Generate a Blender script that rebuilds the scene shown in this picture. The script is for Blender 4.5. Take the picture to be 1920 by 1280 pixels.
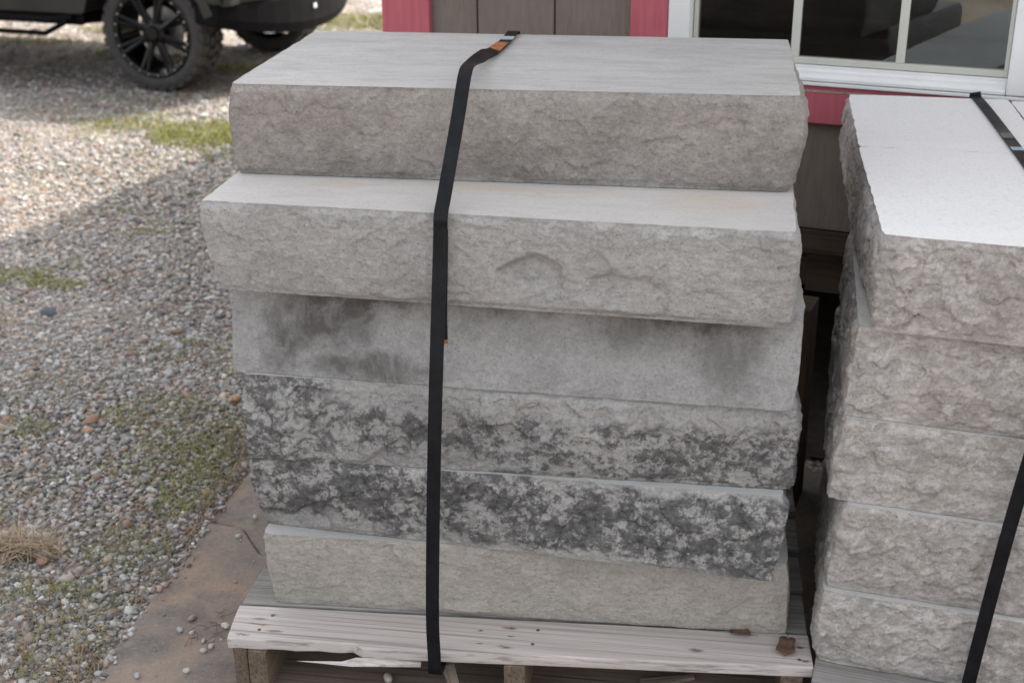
import bpy, math, random
import numpy as np
from mathutils import Vector, Matrix

random.seed(7)
for o in list(bpy.data.objects):
    bpy.data.objects.remove(o)
sc = bpy.context.scene
COL = sc.collection
K = 1.2                       # one design unit is 1.2 m

# ------------------------------------------------------------------ camera, sky, sun, exposure
CF, CYAW, CPIT, CROLL = 2510.999, 0.1483743, 0.39840409, -0.00734583
CPOS = (0.78618864, -2.11988767, 1.50339111)
cam = bpy.data.cameras.new('camera')
camo = bpy.data.objects.new('camera', cam)
COL.objects.link(camo)
sc.camera = camo
cam.sensor_width = 36
cam.lens = CF * 36 / 1920
cam.clip_start = 0.05
cam.clip_end = 2000
fw = Vector((-math.sin(CYAW) * math.cos(CPIT), math.cos(CYAW) * math.cos(CPIT), -math.sin(CPIT)))
r0 = Vector((math.cos(CYAW), math.sin(CYAW), 0))
u0 = r0.cross(fw)
r2 = math.cos(CROLL) * r0 + math.sin(CROLL) * u0
u2 = -math.sin(CROLL) * r0 + math.cos(CROLL) * u0
M = Matrix((r2, u2, -fw)).transposed().to_4x4()
M.translation = Vector(CPOS) * K
camo.matrix_world = M
cam.dof.use_dof = True
cam.dof.focus_distance = 2.22 * K
cam.dof.aperture_fstop = 4.5

SUN = Vector((0.62, 0.62, 1.0)).normalized()
world = bpy.data.worlds.new('World')
sc.world = world
world.use_nodes = True
wn = world.node_tree
bg = wn.nodes['Background']
sky = wn.nodes.new('ShaderNodeTexSky')
sky.sky_type = 'NISHITA'
sky.sun_disc = False
sky.sun_elevation = math.asin(SUN.z)
sky.sun_rotation = math.atan2(SUN.x, SUN.y)
sky.air_density = 1.0
sky.dust_density = 4.0
sky.ozone_density = 1.0
hz = wn.nodes.new('ShaderNodeHueSaturation')      # a bright, hazy white sky
hz.inputs['Saturation'].default_value = 0.20
wn.links.new(sky.outputs[0], hz.inputs['Color'])
wn.links.new(hz.outputs[0], bg.inputs[0])
bg.inputs[1].default_value = 0.15
sl = bpy.data.lights.new('sun', 'SUN')
sl.energy = 2.0
sl.angle = math.radians(0.53)
sl.color = (1.0, 0.89, 0.76)
so = bpy.data.objects.new('sun', sl)
COL.objects.link(so)
so.rotation_euler = (-SUN).to_track_quat('-Z', 'Y').to_euler()
so.location = SUN * 40
sc.view_settings.view_transform = 'Standard'
sc.view_settings.look = 'None'
sc.view_settings.gamma = 1
sc.view_settings.use_curve_mapping = False
sc.view_settings.exposure = 1.68

# ------------------------------------------------------------------ numpy noise
def _h(ix, iy, iz, seed):
    n = (ix.astype(np.int64) * 374761393 + iy.astype(np.int64) * 668265263 + iz.astype(np.int64) * 2147483647 + seed * 974634541) & 0xffffffff
    n = ((n ^ (n >> 13)) * 1274126177) & 0xffffffff
    n = ((n ^ (n >> 16)) * 2246822519) & 0xffffffff
    return ((n ^ (n >> 15)) & 0xffff) / 65535.0

def vnoise(x, y, z, seed=0):
    x = np.asarray(x, float); y = np.asarray(y, float) + 0 * x; z = np.asarray(z, float) + 0 * x
    ix, iy, iz = np.floor(x), np.floor(y), np.floor(z)
    fx, fy, fz = x - ix, y - iy, z - iz
    s = lambda t: t * t * t * (t * (t * 6 - 15) + 10)
    sx, sy, sz = s(fx), s(fy), s(fz)
    out = 0
    for a in (0, 1):
        for b in (0, 1):
            for c in (0, 1):
                w = (sx if a else 1 - sx) * (sy if b else 1 - sy) * (sz if c else 1 - sz)
                out = out + w * _h(ix + a, iy + b, iz + c, seed)
    return out * 2 - 1

def fbm(x, y, z, seed=0, octv=4, gain=0.5, ridged=False):
    t = 0; a = 1.0; n = 0; f = 1.0
    for i in range(octv):
        v = vnoise(x * f + i * 17.3, y * f + i * 5.1, z * f, seed + i)
        if ridged:
            v = 1 - 2 * np.abs(v)
        t = t + a * v; n += a; a *= gain; f *= 2.03
    return t / n

def facets(u, v, cell, seed, tilt=1.0):
    """chipped, planar flakes: every Voronoi cell is a little tilted plane"""
    p, q = u / cell, v / cell
    ip, iq = np.floor(p), np.floor(q)
    best = np.full(p.shape, 1e9); out = np.zeros(p.shape); z = np.zeros(p.shape)
    for a in (-1, 0, 1):
        for b in (-1, 0, 1):
            cx, cy = ip + a, iq + b
            dx, dy = p - (cx + _h(cx, cy, z, seed)), q - (cy + _h(cx, cy, z, seed + 1))
            d = dx * dx + dy * dy
            h = (_h(cx, cy, z, seed + 2) - .5) + tilt * ((_h(cx, cy, z, seed + 3) - .5) * dx + (_h(cx, cy, z, seed + 4) - .7) * dy)
            m = d < best
            best = np.where(m, d, best); out = np.where(m, h, out)
    return out

def sstep(a, b, x):
    t = np.clip((x - a) / (b - a), 0, 1)
    return t * t * (3 - 2 * t)

# ------------------------------------------------------------------ object helpers
def tag(o, label=None, cat=None, group=None, kind=None):
    if label: o['label'] = label
    if cat: o['category'] = cat
    if group: o['group'] = group
    if kind: o['kind'] = kind
    return o

def empty(name, loc, rz=0.0, label=None, cat=None, group=None):
    o = bpy.data.objects.new(name, None)
    COL.objects.link(o)
    o.location = Vector(loc) * K
    o.rotation_euler = (0, 0, rz)
    return tag(o, label, cat, group)

def mk(name, V, F, mat, parent=None, loc=(0, 0, 0), rz=0.0, smooth=False, mids=None):
    me = bpy.data.meshes.new(name)
    V = np.asarray(V, float) * K
    me.from_pydata(V.tolist(), [], F)
    for m in (mat if isinstance(mat, (list, tuple)) else [mat]):
        me.materials.append(m)
    if mids is not None:
        me.polygons.foreach_set('material_index', mids)
    if smooth:
        me.polygons.foreach_set('use_smooth', [True] * len(me.polygons))
    me.update()
    o = bpy.data.objects.new(name, me)
    COL.objects.link(o)
    o.location = Vector(loc) * K
    o.rotation_euler = (0, 0, rz)
    if parent: o.parent = parent
    return o

class MB:
    def __init__(s): s.V = []; s.F = []
    def add(s, V, F):
        b = len(s.V)
        s.V += [tuple(v) for v in V]
        s.F += [tuple(i + b for i in f) for f in F]
        return s
    def box(s, x0, x1, y0, y1, z0, z1):
        V = [(x, y, z) for z in (z0, z1) for y in (y0, y1) for x in (x0, x1)]
        return s.add(V, [(0, 2, 3, 1), (4, 5, 7, 6), (0, 1, 5, 4), (2, 6, 7, 3), (0, 4, 6, 2), (1, 3, 7, 5)])
    def prism(s, poly, z0, z1):
        n = len(poly)
        V = [(x, y, z0) for x, y in poly] + [(x, y, z1) for x, y in poly]
        F = [tuple(range(n - 1, -1, -1)), tuple(range(n, 2 * n))] + [(i, (i + 1) % n, n + (i + 1) % n, n + i) for i in range(n)]
        return s.add(V, F)
    def prof(s, poly, x0, x1):          # polygon in y,z swept along x
        n = len(poly)
        V = [(x0, y, z) for y, z in poly] + [(x1, y, z) for y, z in poly]
        F = [tuple(range(n - 1, -1, -1)), tuple(range(n, 2 * n))] + [(i, (i + 1) % n, n + (i + 1) % n, n + i) for i in range(n)]
        return s.add(V, F)
    def tube(s, pts, r, n=8):
        pts = [Vector(p) for p in pts]
        b = len(s.V); L = len(pts)
        for i, p in enumerate(pts):
            t = (pts[min(i + 1, L - 1)] - pts[max(i - 1, 0)]).normalized()
            a = t.orthogonal().normalized() if i == 0 else (a - t * a.dot(t)).normalized()
            c = t.cross(a)
            rr = r[i] if isinstance(r, (list, tuple)) else r
            for k in range(n):
                q = p + rr * (math.cos(2 * math.pi * k / n) * a + math.sin(2 * math.pi * k / n) * c)
                s.V.append(tuple(q))
        for i in range(L - 1):
            for k in range(n):
                k2 = (k + 1) % n
                s.F.append((b + i * n + k, b + i * n + k2, b + (i + 1) * n + k2, b + (i + 1) * n + k))
        s.F.append(tuple(b + k for k in range(n - 1, -1, -1)))
        s.F.append(tuple(b + (L - 1) * n + k for k in range(n)))
        return s
    def lathe_y(s, prof, n=48, closed=False):      # prof: (r, y) revolved round the y axis
        b = len(s.V); m = len(prof)
        for k in range(n):
            a = 2 * math.pi * k / n
            for r, y in prof:
                s.V.append((r * math.sin(a), y, r * math.cos(a)))
        for k in range(n):
            k2 = (k + 1) % n
            for i in range(m if closed else m - 1):
                j = (i + 1) % m
                s.F.append((b + k * m + i, b + k2 * m + i, b + k2 * m + j, b + k * m + j))
        return s
    def xf(s, f):
        s.V = [tuple(f(*v)) for v in s.V]
        return s
    def build(s, name, mat, parent=None, loc=(0, 0, 0), rz=0.0, smooth=False, bevel=0):
        o = mk(name, s.V, s.F, mat, parent, loc, rz, smooth)
        if bevel:
            m = o.modifiers.new('bevel', 'BEVEL')
            m.width = bevel * K; m.segments = 2; m.limit_method = 'ANGLE'
            m.angle_limit = math.radians(40)
        return o

# ------------------------------------------------------------------ materials
class NT:
    def __init__(s, name):
        s.m = bpy.data.materials.new(name); s.m.use_nodes = True
        s.t = s.m.node_tree; s.b = s.t.nodes['Principled BSDF']
        s.tc = s.t.nodes.new('ShaderNodeTexCoord')
        s.obj = s.tc.outputs['Object']
    def n(s, ty, **kw):
        nd = s.t.nodes.new(ty)
        for k, v in kw.items():
            if k.startswith('i_'):
                nd.inputs[k[2:].replace('_', ' ')].default_value = v
            else:
                setattr(nd, k, v)
        return nd
    def l(s, a, b): s.t.links.new(a, b)
    def map(s, scale=(1, 1, 1), loc=(0, 0, 0), src=None):
        nd = s.n('ShaderNodeMapping')
        nd.inputs['Scale'].default_value = scale; nd.inputs['Location'].default_value = loc
        s.l(src or s.obj, nd.inputs[0]); return nd.outputs[0]
    def noise(s, scale, detail=5, rough=0.55, vec=None, dist=0.0):
        nd = s.n('ShaderNodeTexNoise')
        nd.inputs['Scale'].default_value = scale; nd.inputs['Detail'].default_value = detail
        nd.inputs['Roughness'].default_value = rough; nd.inputs['Distortion'].default_value = dist
        s.l(vec or s.obj, nd.inputs['Vector']); return nd.outputs['Fac']
    def ramp(s, fac, stops, smooth=False):
        nd = s.n('ShaderNodeValToRGB'); cr = nd.color_ramp
        if smooth: cr.interpolation = 'EASE'
        while len(cr.elements) < len(stops): cr.elements.new(0.5)
        for e, (p, c) in zip(cr.elements, stops):
            e.position = p; e.color = (c, c, c, 1) if not isinstance(c, (tuple, list)) else (*c[:3], 1)
        s.l(fac, nd.inputs[0]); return nd.outputs[0]
    def mix(s, fac, a, b, mode='MIX'):
        nd = s.n('ShaderNodeMix', data_type='RGBA', blend_type=mode)
        for v, i in ((fac, 0), (a, 6), (b, 7)):
            if hasattr(v, 'is_linked'): s.l(v, nd.inputs[i])
            else: nd.inputs[i].default_value = v if not isinstance(v, tuple) else (*v[:3], 1)
        return nd.outputs[2]
    def math(s, op, a, b=0.0, c=None, clamp=False):
        nd = s.n('ShaderNodeMath', operation=op, use_clamp=clamp)
        for v, i in ((a, 0), (b, 1), (c, 2)):
            if v is None: continue
            if hasattr(v, 'is_linked'): s.l(v, nd.inputs[i])
            else: nd.inputs[i].default_value = v
        return nd.outputs[0]
    def bump(s, h, strength=0.3, dist=0.01, prev=None):
        nd = s.n('ShaderNodeBump'); nd.inputs['Strength'].default_value = strength; nd.inputs['Distance'].default_value = dist
        s.l(h, nd.inputs['Height'])
        if prev: s.l(prev, nd.inputs['Normal'])
        return nd.outputs[0]
    def fin(s, col=None, rough=0.6, nrm=None, metal=0.0, spec=0.5):
        if col is not None:
            if hasattr(col, 'is_linked'): s.l(col, s.b.inputs['Base Color'])
            else: s.b.inputs['Base Color'].default_value = (*col[:3], 1)
        if hasattr(rough, 'is_linked'): s.l(rough, s.b.inputs['Roughness'])
        else: s.b.inputs['Roughness'].default_value = rough
        s.b.inputs['Metallic'].default_value = metal
        s.b.inputs['Specular IOR Level'].default_value = spec
        if nrm: s.l(nrm, s.b.inputs['Normal'])
        return s.m
    def spots(s, pts, src=None, wob=0.0, wscale=20.0):
        """max of soft ellipses: pts = (x, y, z, rx, ry, rz, strength, softness)"""
        v = src or s.obj
        if wob:
            nz = s.n('ShaderNodeTexNoise'); nz.inputs['Scale'].default_value = wscale; nz.inputs['Detail'].default_value = 6
            nz.inputs['Roughness'].default_value = 0.65
            s.l(s.obj, nz.inputs['Vector'])
            a = s.n('ShaderNodeVectorMath', operation='SUBTRACT'); s.l(nz.outputs['Color'], a.inputs[0]); a.inputs[1].default_value = (.5, .5, .5)
            b = s.n('ShaderNodeVectorMath', operation='MULTIPLY_ADD'); s.l(a.outputs[0], b.inputs[0]); b.inputs[1].default_value = (wob,) * 3
            s.l(v, b.inputs[2]); v = b.outputs[0]
        out = None
        for (x, y, z, rx, ry, rz, st, soft) in pts:
            mp = s.n('ShaderNodeMapping', vector_type='POINT')
            mp.inputs['Location'].default_value = (-x / rx, -y / ry, -z / rz)
            mp.inputs['Scale'].default_value = (1 / rx, 1 / ry, 1 / rz)
            s.l(v, mp.inputs[0])
            ln = s.n('ShaderNodeVectorMath', operation='LENGTH'); s.l(mp.outputs[0], ln.inputs[0])
            mr = s.n('ShaderNodeMapRange', interpolation_type='SMOOTHSTEP')
            mr.inputs['From Min'].default_value = 1.0; mr.inputs['From Max'].default_value = 1.0 - soft
            mr.inputs['To Min'].default_value = 0; mr.inputs['To Max'].default_value = st
            s.l(ln.outputs['Value'], mr.inputs['Value'])
            out = mr.outputs[0] if out is None else s.math('MAXIMUM', out, mr.outputs[0])
        return out

def stone(name, light, dark, mott=None, stains=None, clear=None, warm=None, grain=1.0, seed=0.0, fl=0.09, stain_col=(0.085, 0.079, 0.074)):
    t = NT(name)
    v = t.map(loc=(seed, seed * 1.7, seed * 0.6))
    big = t.noise(5.5, 6, 0.62, v)
    c = t.mix(t.ramp(big, [(0.32, 0.0), (0.68, 1.0)]), dark, light)
    fine = t.noise(170, 4, 0.75, v)
    c = t.mix(t.ramp(fine, [(0.30, 0.55), (0.5, 0.0)]), c, tuple(x * 0.55 for x in dark))
    c = t.mix(t.ramp(fine, [(0.58, 0.0), (0.75, 0.45)]), c, tuple(min(1, x * 1.35) for x in light))
    sp = t.noise(95, 5, 0.8, t.map((1, 1, 1.3), (seed, 5, 2)), 0.5)
    c = t.mix(t.ramp(sp, [(0.32, 0.65), (0.46, 0.0)]), c, tuple(x * 0.60 for x in dark))
    c = t.mix(t.ramp(sp, [(0.55, 0.0), (0.70, 0.55)]), c, tuple(min(1, x * 1.28) for x in light))
    if warm:
        c = t.mix(t.ramp(t.noise(9, 4, 0.6, v, 0.6), [(0.52, 0.0), (0.7, 0.6)]), c, warm)
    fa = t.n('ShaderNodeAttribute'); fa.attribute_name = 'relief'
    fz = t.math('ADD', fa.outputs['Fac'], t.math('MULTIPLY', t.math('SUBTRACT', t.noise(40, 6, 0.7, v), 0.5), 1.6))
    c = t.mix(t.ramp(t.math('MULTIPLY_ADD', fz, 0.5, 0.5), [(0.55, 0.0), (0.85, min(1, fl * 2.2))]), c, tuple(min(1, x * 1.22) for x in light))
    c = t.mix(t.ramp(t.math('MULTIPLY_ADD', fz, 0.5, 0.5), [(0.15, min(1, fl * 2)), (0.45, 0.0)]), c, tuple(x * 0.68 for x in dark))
    # streaky splits and little pits
    st = t.noise(26, 5, 0.7, t.map((1.0, 1.0, 2.2), (seed + 3, 2, 1)), 1.5)
    c = t.mix(t.ramp(st, [(0.455, 0.0), (0.475, 0.12), (0.495, 0.0)]), c, tuple(x * 0.6 for x in dark))
    vo = t.n('ShaderNodeTexVoronoi'); vo.inputs['Scale'].default_value = 55
    t.l(v, vo.inputs['Vector'])
    c = t.mix(t.ramp(vo.outputs['Distance'], [(0.055, 0.6), (0.10, 0.0)]), c, (0.09, 0.08, 0.07))
    if mott:
        lo, hi, amt = mott
        m1 = t.noise(15.0, 8, 0.68, t.map((1, 1, 1.4), (seed * 2 + 5, 1, 3)), 0.25)
        m2 = t.noise(58, 9, 0.78, v, 0.5)
        at = t.n('ShaderNodeAttribute'); at.attribute_name = 'relief'
        mm = t.math('ADD', t.math('MULTIPLY', m1, 0.55), t.math('MULTIPLY', m2, 0.45))
        mm = t.math('ADD', mm, t.math('MULTIPLY', at.outputs['Fac'], 0.060))
        m3 = t.noise(130, 5, 0.8, v)
        mm = t.math('ADD', mm, t.math('MULTIPLY', t.math('SUBTRACT', m3, 0.5), 0.20))
        f = t.ramp(mm, [(lo - 0.03, 0.0), (lo, 0.20), ((lo + hi) / 2, 0.55 * amt), (hi, 0.9 * amt), (hi + 0.05, amt)])
        if clear:
            cl = t.spots(clear, wob=0.09, wscale=18)
            f = t.math('MULTIPLY', f, t.math('SUBTRACT', 1.0, cl, clamp=True))
        dcol = t.mix(t.ramp(t.noise(60, 6, 0.7, v), [(0.35, 0.0), (0.65, 1.0)]), (0.058, 0.057, 0.058), (0.18, 0.177, 0.175))
        c = t.mix(f, c, dcol)
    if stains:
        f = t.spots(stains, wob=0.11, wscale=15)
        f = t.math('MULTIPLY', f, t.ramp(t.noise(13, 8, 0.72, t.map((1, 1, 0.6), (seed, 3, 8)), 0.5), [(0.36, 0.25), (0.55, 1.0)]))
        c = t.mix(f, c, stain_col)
    h1 = t.noise(55, 9, 0.72, t.map((1, 1, 1.5), (seed, 0, 0)), 0.4)
    h2 = t.noise(230, 4, 0.75, v)
    nb = t.bump(h1, 0.95 * grain, 0.009)
    nb = t.bump(h2, 0.8 * grain, 0.0024, nb)
    return t.fin(c, 0.92, nb, spec=0.2)

def sawn(name, light, dark, streak=1.0, rust=None, seed=0.0):
    t = NT(name)
    v = t.map((0.9, 3.0, 3), (seed, seed * 2, 0))
    s1 = t.noise(3.0, 7, 0.68, v, 1.3)
    c = t.mix(t.ramp(s1, [(0.3, streak), (0.62, 0.0)]), light, dark)
    f = t.noise(150, 4, 0.8)
    c = t.mix(t.ramp(f, [(0.34, 0.6), (0.47, 0.0)]), c, tuple(x * .8 for x in dark))
    c = t.mix(t.ramp(t.noise(60, 5, 0.75, t.map((0.5, 1.6, 1), (seed, 4, 2))), [(0.58, 0.0), (0.70, 0.5 * streak)]), c, tuple(min(1, x * 1.12) for x in light))
    c = t.mix(t.ramp(t.noise(11, 8, 0.75, t.map((0.7, 2.2, 1), (seed + 5, 1, 2)), 0.8), [(0.5, 0.0), (0.66, 0.6 * streak)]), c, tuple(x * 0.85 for x in dark))
    c = t.mix(t.ramp(t.noise(34, 5, 0.7, t.map((0.35, 3.0, 1), (seed + 2, 7, 2))), [(0.665, 0.0), (0.70, 0.55 * streak)]), c, tuple(x * 0.5 for x in dark))
    c = t.mix(t.ramp(t.noise(7, 6, 0.75, t.map((0.5, 5, 1), (seed + 9, 1, 1))), [(0.60, 0.0), (0.72, 0.5 * streak)]), c, tuple(x * 0.62 for x in dark))
    if rust:
        c = t.mix(t.spots(rust, wob=0.12, wscale=10), c, (0.50, 0.36, 0.24))
    nb = t.bump(t.noise(160, 4, 0.7), 0.35, 0.0015)
    return t.fin(c, 0.85, nb, spec=0.25)

def wood(name, a, b, grain=1.0, axis='x', knots=None, rust=None, dirt=0.0):
    t = NT(name)
    sc_ = {'x': (0.6, 14, 14), 'y': (14, 0.6, 14), 'z': (14, 14, 0.6)}[axis]
    oi = t.n('ShaderNodeObjectInfo')
    off = t.n('ShaderNodeVectorMath', operation='ADD'); t.l(t.obj, off.inputs[0])
    sc2 = t.n('ShaderNodeVectorMath', operation='SCALE'); sc2.inputs[0].default_value = (7, 3, 5); t.l(oi.outputs['Random'], sc2.inputs['Scale']); t.l(sc2.outputs[0], off.inputs[1])
    v = t.map(sc_, src=off.outputs[0])
    g = t.noise(4.0, 4, 0.6, v, 0.5)
    wv = t.noise(1.0, 3, 0.6, t.map({'x': (1.3, 210, 120), 'y': (210, 1.3, 120), 'z': (210, 120, 1.3)}[axis], src=off.outputs[0]), 0.15)
    c = t.mix(t.ramp(g, [(0.3, 0.0), (0.7, 1.0)]), a, b)
    c = t.mix(t.ramp(wv, [(0.33, 0.8 * min(1, grain)), (0.52, 0.0)]), c, tuple(x * 0.55 for x in b))
    ck = t.noise(5.0, 5, 0.6, t.map({'x': (0.35, 16, 8), 'y': (16, 0.35, 8), 'z': (16, 8, 0.35)}[axis], src=off.outputs[0]), 0.3)
    c = t.mix(t.ramp(ck, [(0.30, 0.85), (0.345, 0.0)]), c, tuple(x * 0.22 for x in b))
    if dirt:
        c = t.mix(t.ramp(t.noise(6, 6, 0.7), [(0.45, 0.0), (0.7, dirt)]), c, (0.10, 0.075, 0.055))
    if knots:
        c = t.mix(t.spots(knots, wob=0.012, wscale=60), c, (0.12, 0.065, 0.035))
    if rust:
        c = t.mix(t.spots(rust, wob=0.02, wscale=50), c, (0.17, 0.06, 0.03))
    nb = t.bump(wv, 0.5 * min(1, grain), 0.003)
    nb = t.bump(g, 0.3, 0.003, nb)
    return t.fin(c, 0.85, nb, spec=0.2)

def plain(name, col, rough=0.5, metal=0.0, var=0.12, nscale=12, bump=0.0, spec=0.5, bscale=60):
    t = NT(name)
    c = t.mix(t.ramp(t.noise(nscale, 6, 0.65), [(0.3, 0.0), (0.7, 1.0)]), tuple(x * (1 - var) for x in col), tuple(min(1, x * (1 + var)) for x in col))
    nb = t.bump(t.noise(bscale, 5, 0.6), bump, 0.004) if bump else None
    return t.fin(c, rough, nb, metal, spec)

M_ = {}
M_['siding'] = None
def siding_mat():
    t = NT('brown_siding')
    v = t.map((14, 14, 1.6))
    g = t.noise(5, 6, 0.65, v, 1.2)
    c = t.mix(t.ramp(g, [(0.3, 0.0), (0.7, 1.0)]), (0.150, 0.125, 0.106), (0.205, 0.174, 0.150))
    c = t.mix(t.ramp(t.noise(4, 5, 0.7), [(0.5, 0.0), (0.75, 0.4)]), c, (0.24, 0.205, 0.175))
    return t.fin(c, 0.75, t.bump(g, 0.6, 0.004), spec=0.3)
M_['siding'] = siding_mat()
def red_mat():
    t = NT('red_trim_paint')
    g = t.noise(5, 6, 0.65, t.map((9, 9, 1.2)), 0.8)
    c = t.mix(t.ramp(g, [(0.3, 0.0), (0.7, 1.0)]), (0.40, 0.092, 0.118), (0.49, 0.125, 0.155))
    return t.fin(c, 0.6, t.bump(g, 0.3, 0.003), spec=0.35)
M_['red'] = red_mat()
M_['white'] = plain('white_vinyl', (0.74, 0.74, 0.73), 0.4, var=0.05)
M_['creamy'] = plain('cream_grid', (0.55, 0.55, 0.49), 0.5, var=0.05)
M_['darkwood'] = wood('dark_weathered_wood', (0.10, 0.075, 0.058), (0.065, 0.046, 0.036), 1.0, 'x', dirt=0.5)
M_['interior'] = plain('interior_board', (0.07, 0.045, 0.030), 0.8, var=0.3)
M_['roof'] = plain('roof_shingle', (0.10, 0.09, 0.085), 0.9, var=0.3, nscale=30)
t = NT('window_glass')
gl = t.n('ShaderNodeBsdfGlossy'); gl.inputs['Roughness'].default_value = 0.02; gl.inputs['Color'].default_value = (.92, .95, .95, 1)
tr = t.n('ShaderNodeBsdfTransparent'); tr.inputs['Color'].default_value = (.72, .75, .73, 1)
fr = t.n('ShaderNodeFresnel'); fr.inputs['IOR'].default_value = 1.52
mx = t.n('ShaderNodeMixShader')
fm = t.math('MULTIPLY', fr.outputs[0], 2.6, clamp=True)
t.l(fm, mx.inputs[0]); t.l(tr.outputs[0], mx.inputs[1]); t.l(gl.outputs[0], mx.inputs[2])
t.l(mx.outputs[0], t.t.nodes['Material Output'].inputs['Surface'])
M_['glass'] = t.m

def strap_mat():
    t = NT('black_steel_strap')
    c = t.mix(t.ramp(t.noise(30, 6, 0.7), [(0.35, 0.0), (0.65, 1.0)]), (0.004, 0.0045, 0.006), (0.010, 0.011, 0.014))
    c = t.mix(t.ramp(t.noise(9, 6, 0.8, t.map((12, 1, 0.4))), [(0.63, 0.0), (0.75, 0.6)]), c, (0.05, 0.055, 0.065))
    return t.fin(c, t.ramp(t.noise(14, 5, 0.7), [(0.3, 0.34), (0.7, 0.5)]), None, 0.0, 0.18)
M_['strap'] = strap_mat()
M_['strap_grey'] = plain('worn_strap_underside', (0.10, 0.095, 0.09), 0.45, var=0.3, nscale=40)
M_['rust'] = plain('orange_rust', (0.34, 0.12, 0.04), 0.8, var=0.35, nscale=70)
M_['tape'] = plain('pale_blue_mark', (0.36, 0.46, 0.52), 0.6, var=0.1)

# ------------------------------------------------------------------ ground
def ground_mat():
    t = NT('gravel_ground')
    vo = t.n('ShaderNodeTexVoronoi'); vo.inputs['Scale'].default_value = 62
    t.l(t.obj, vo.inputs['Vector'])
    sep = t.n('ShaderNodeSeparateColor'); t.l(vo.outputs['Color'], sep.inputs[0])
    c = t.ramp(sep.outputs[0], [(0.0, (0.11, 0.105, 0.10)), (0.25, (0.27, 0.25, 0.23)), (0.55, (0.40, 0.36, 0.32)), (0.8, (0.50, 0.45, 0.40)), (0.97, (0.38, 0.22, 0.13))])
    big = t.noise(1.1, 8, 0.7)
    c = t.mix(t.ramp(big, [(0.46, 0.0), (0.62, 0.8)]), c, (0.19, 0.152, 0.115))
    c = t.mix(t.ramp(vo.outputs['Distance'], [(0.25, 0.0), (0.65, 0.75)]), c, (0.15, 0.122, 0.098))
    h = t.math('SUBTRACT', 1.0, vo.outputs['Distance'])
    return t.fin(c, 0.95, t.bump(h, 0.7, 0.012), spec=0.2)
M_['ground'] = ground_mat()
GZ = -0.022
# one sheet to the horizon, finer and slightly uneven near the scene
def ground():
    xs = np.concatenate([[-900, -300, -100, -40, -16], np.linspace(-8, 4, 97), [10, 30, 100, 300, 900]])
    ys = np.concatenate([[-900, -300, -100, -30, -8], np.linspace(-3, 10, 105), [16, 40, 100, 300, 900]])
    X, Y = np.meshgrid(xs, ys)
    Z = GZ + 0.006 * fbm(X * 1.6, Y * 1.6, 0 * X, 3, 3) * (np.abs(X) < 9)
    n = len(xs); V = np.stack([X, Y, Z], -1).reshape(-1, 3)
    F = [(j * n + i, j * n + i + 1, (j + 1) * n + i + 1, (j + 1) * n + i) for j in range(len(ys) - 1) for i in range(n - 1)]
    tag(mk('ground', V, F, M_['ground'], smooth=True), kind='structure')
ground()

def pad_mat():
    t = NT('weathered_brown_pad')
    n1 = t.noise(3.2, 8, 0.65, None, 0.5)
    c = t.mix(t.ramp(n1, [(0.35, 0.0), (0.62, 1.0)]), (0.155, 0.145, 0.138), (0.30, 0.222, 0.165))
    c = t.mix(t.ramp(t.noise(2.0, 8, 0.7, t.map(loc=(4, 2, 0))), [(0.46, 0.0), (0.60, 0.95)]), c, (0.105, 0.10, 0.102))
    c = t.mix(t.ramp(t.noise(85, 5, 0.75), [(0.5, 0.0), (0.72, 0.5)]), c, (0.36, 0.30, 0.25))
    c = t.mix(t.ramp(t.noise(120, 4, 0.75), [(0.3, 0.6), (0.45, 0.0)]), c, (0.07, 0.055, 0.045))
    return t.fin(c, 0.85, t.bump(t.noise(90, 6, 0.7), 0.35, 0.004), spec=0.25)
M_['pad'] = pad_mat()
def pad(name, poly, z0, z1):
    # outline resampled with a slightly wavy, worn rim
    P = []
    for (a, b) in zip(poly, poly[1:] + poly[:1]):
        L = math.dist(a, b); m = max(2, int(L / 0.03))
        for i in range(m):
            f = i / m; x = a[0] + (b[0] - a[0]) * f; y = a[1] + (b[1] - a[1]) * f
            P.append((x + 0.006 * float(vnoise(x * 9, y * 9, 0.0, 5)), y + 0.006 * float(vnoise(x * 9, y * 9, 4.0, 6))))
    o = MB().prism(P, z0, z1).build(name, M_['pad'], bevel=0.006)
    return tag(o, kind='structure')
pad('pavement', [(-0.285, -0.75), (1.9, -0.75), (1.9, 0.16), (0.15, 0.19), (-0.10, 0.205), (-0.17, 0.30), (-0.252, 0.31)], -0.05, 0.0)
pad('pavement', [(-0.252, 0.312), (-0.1695, 0.302), (-0.0995, 0.207), (0.15, 0.192), (1.9, 0.162), (1.9, 0.74), (-0.235, 0.74)], -0.05, -0.004)

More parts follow.
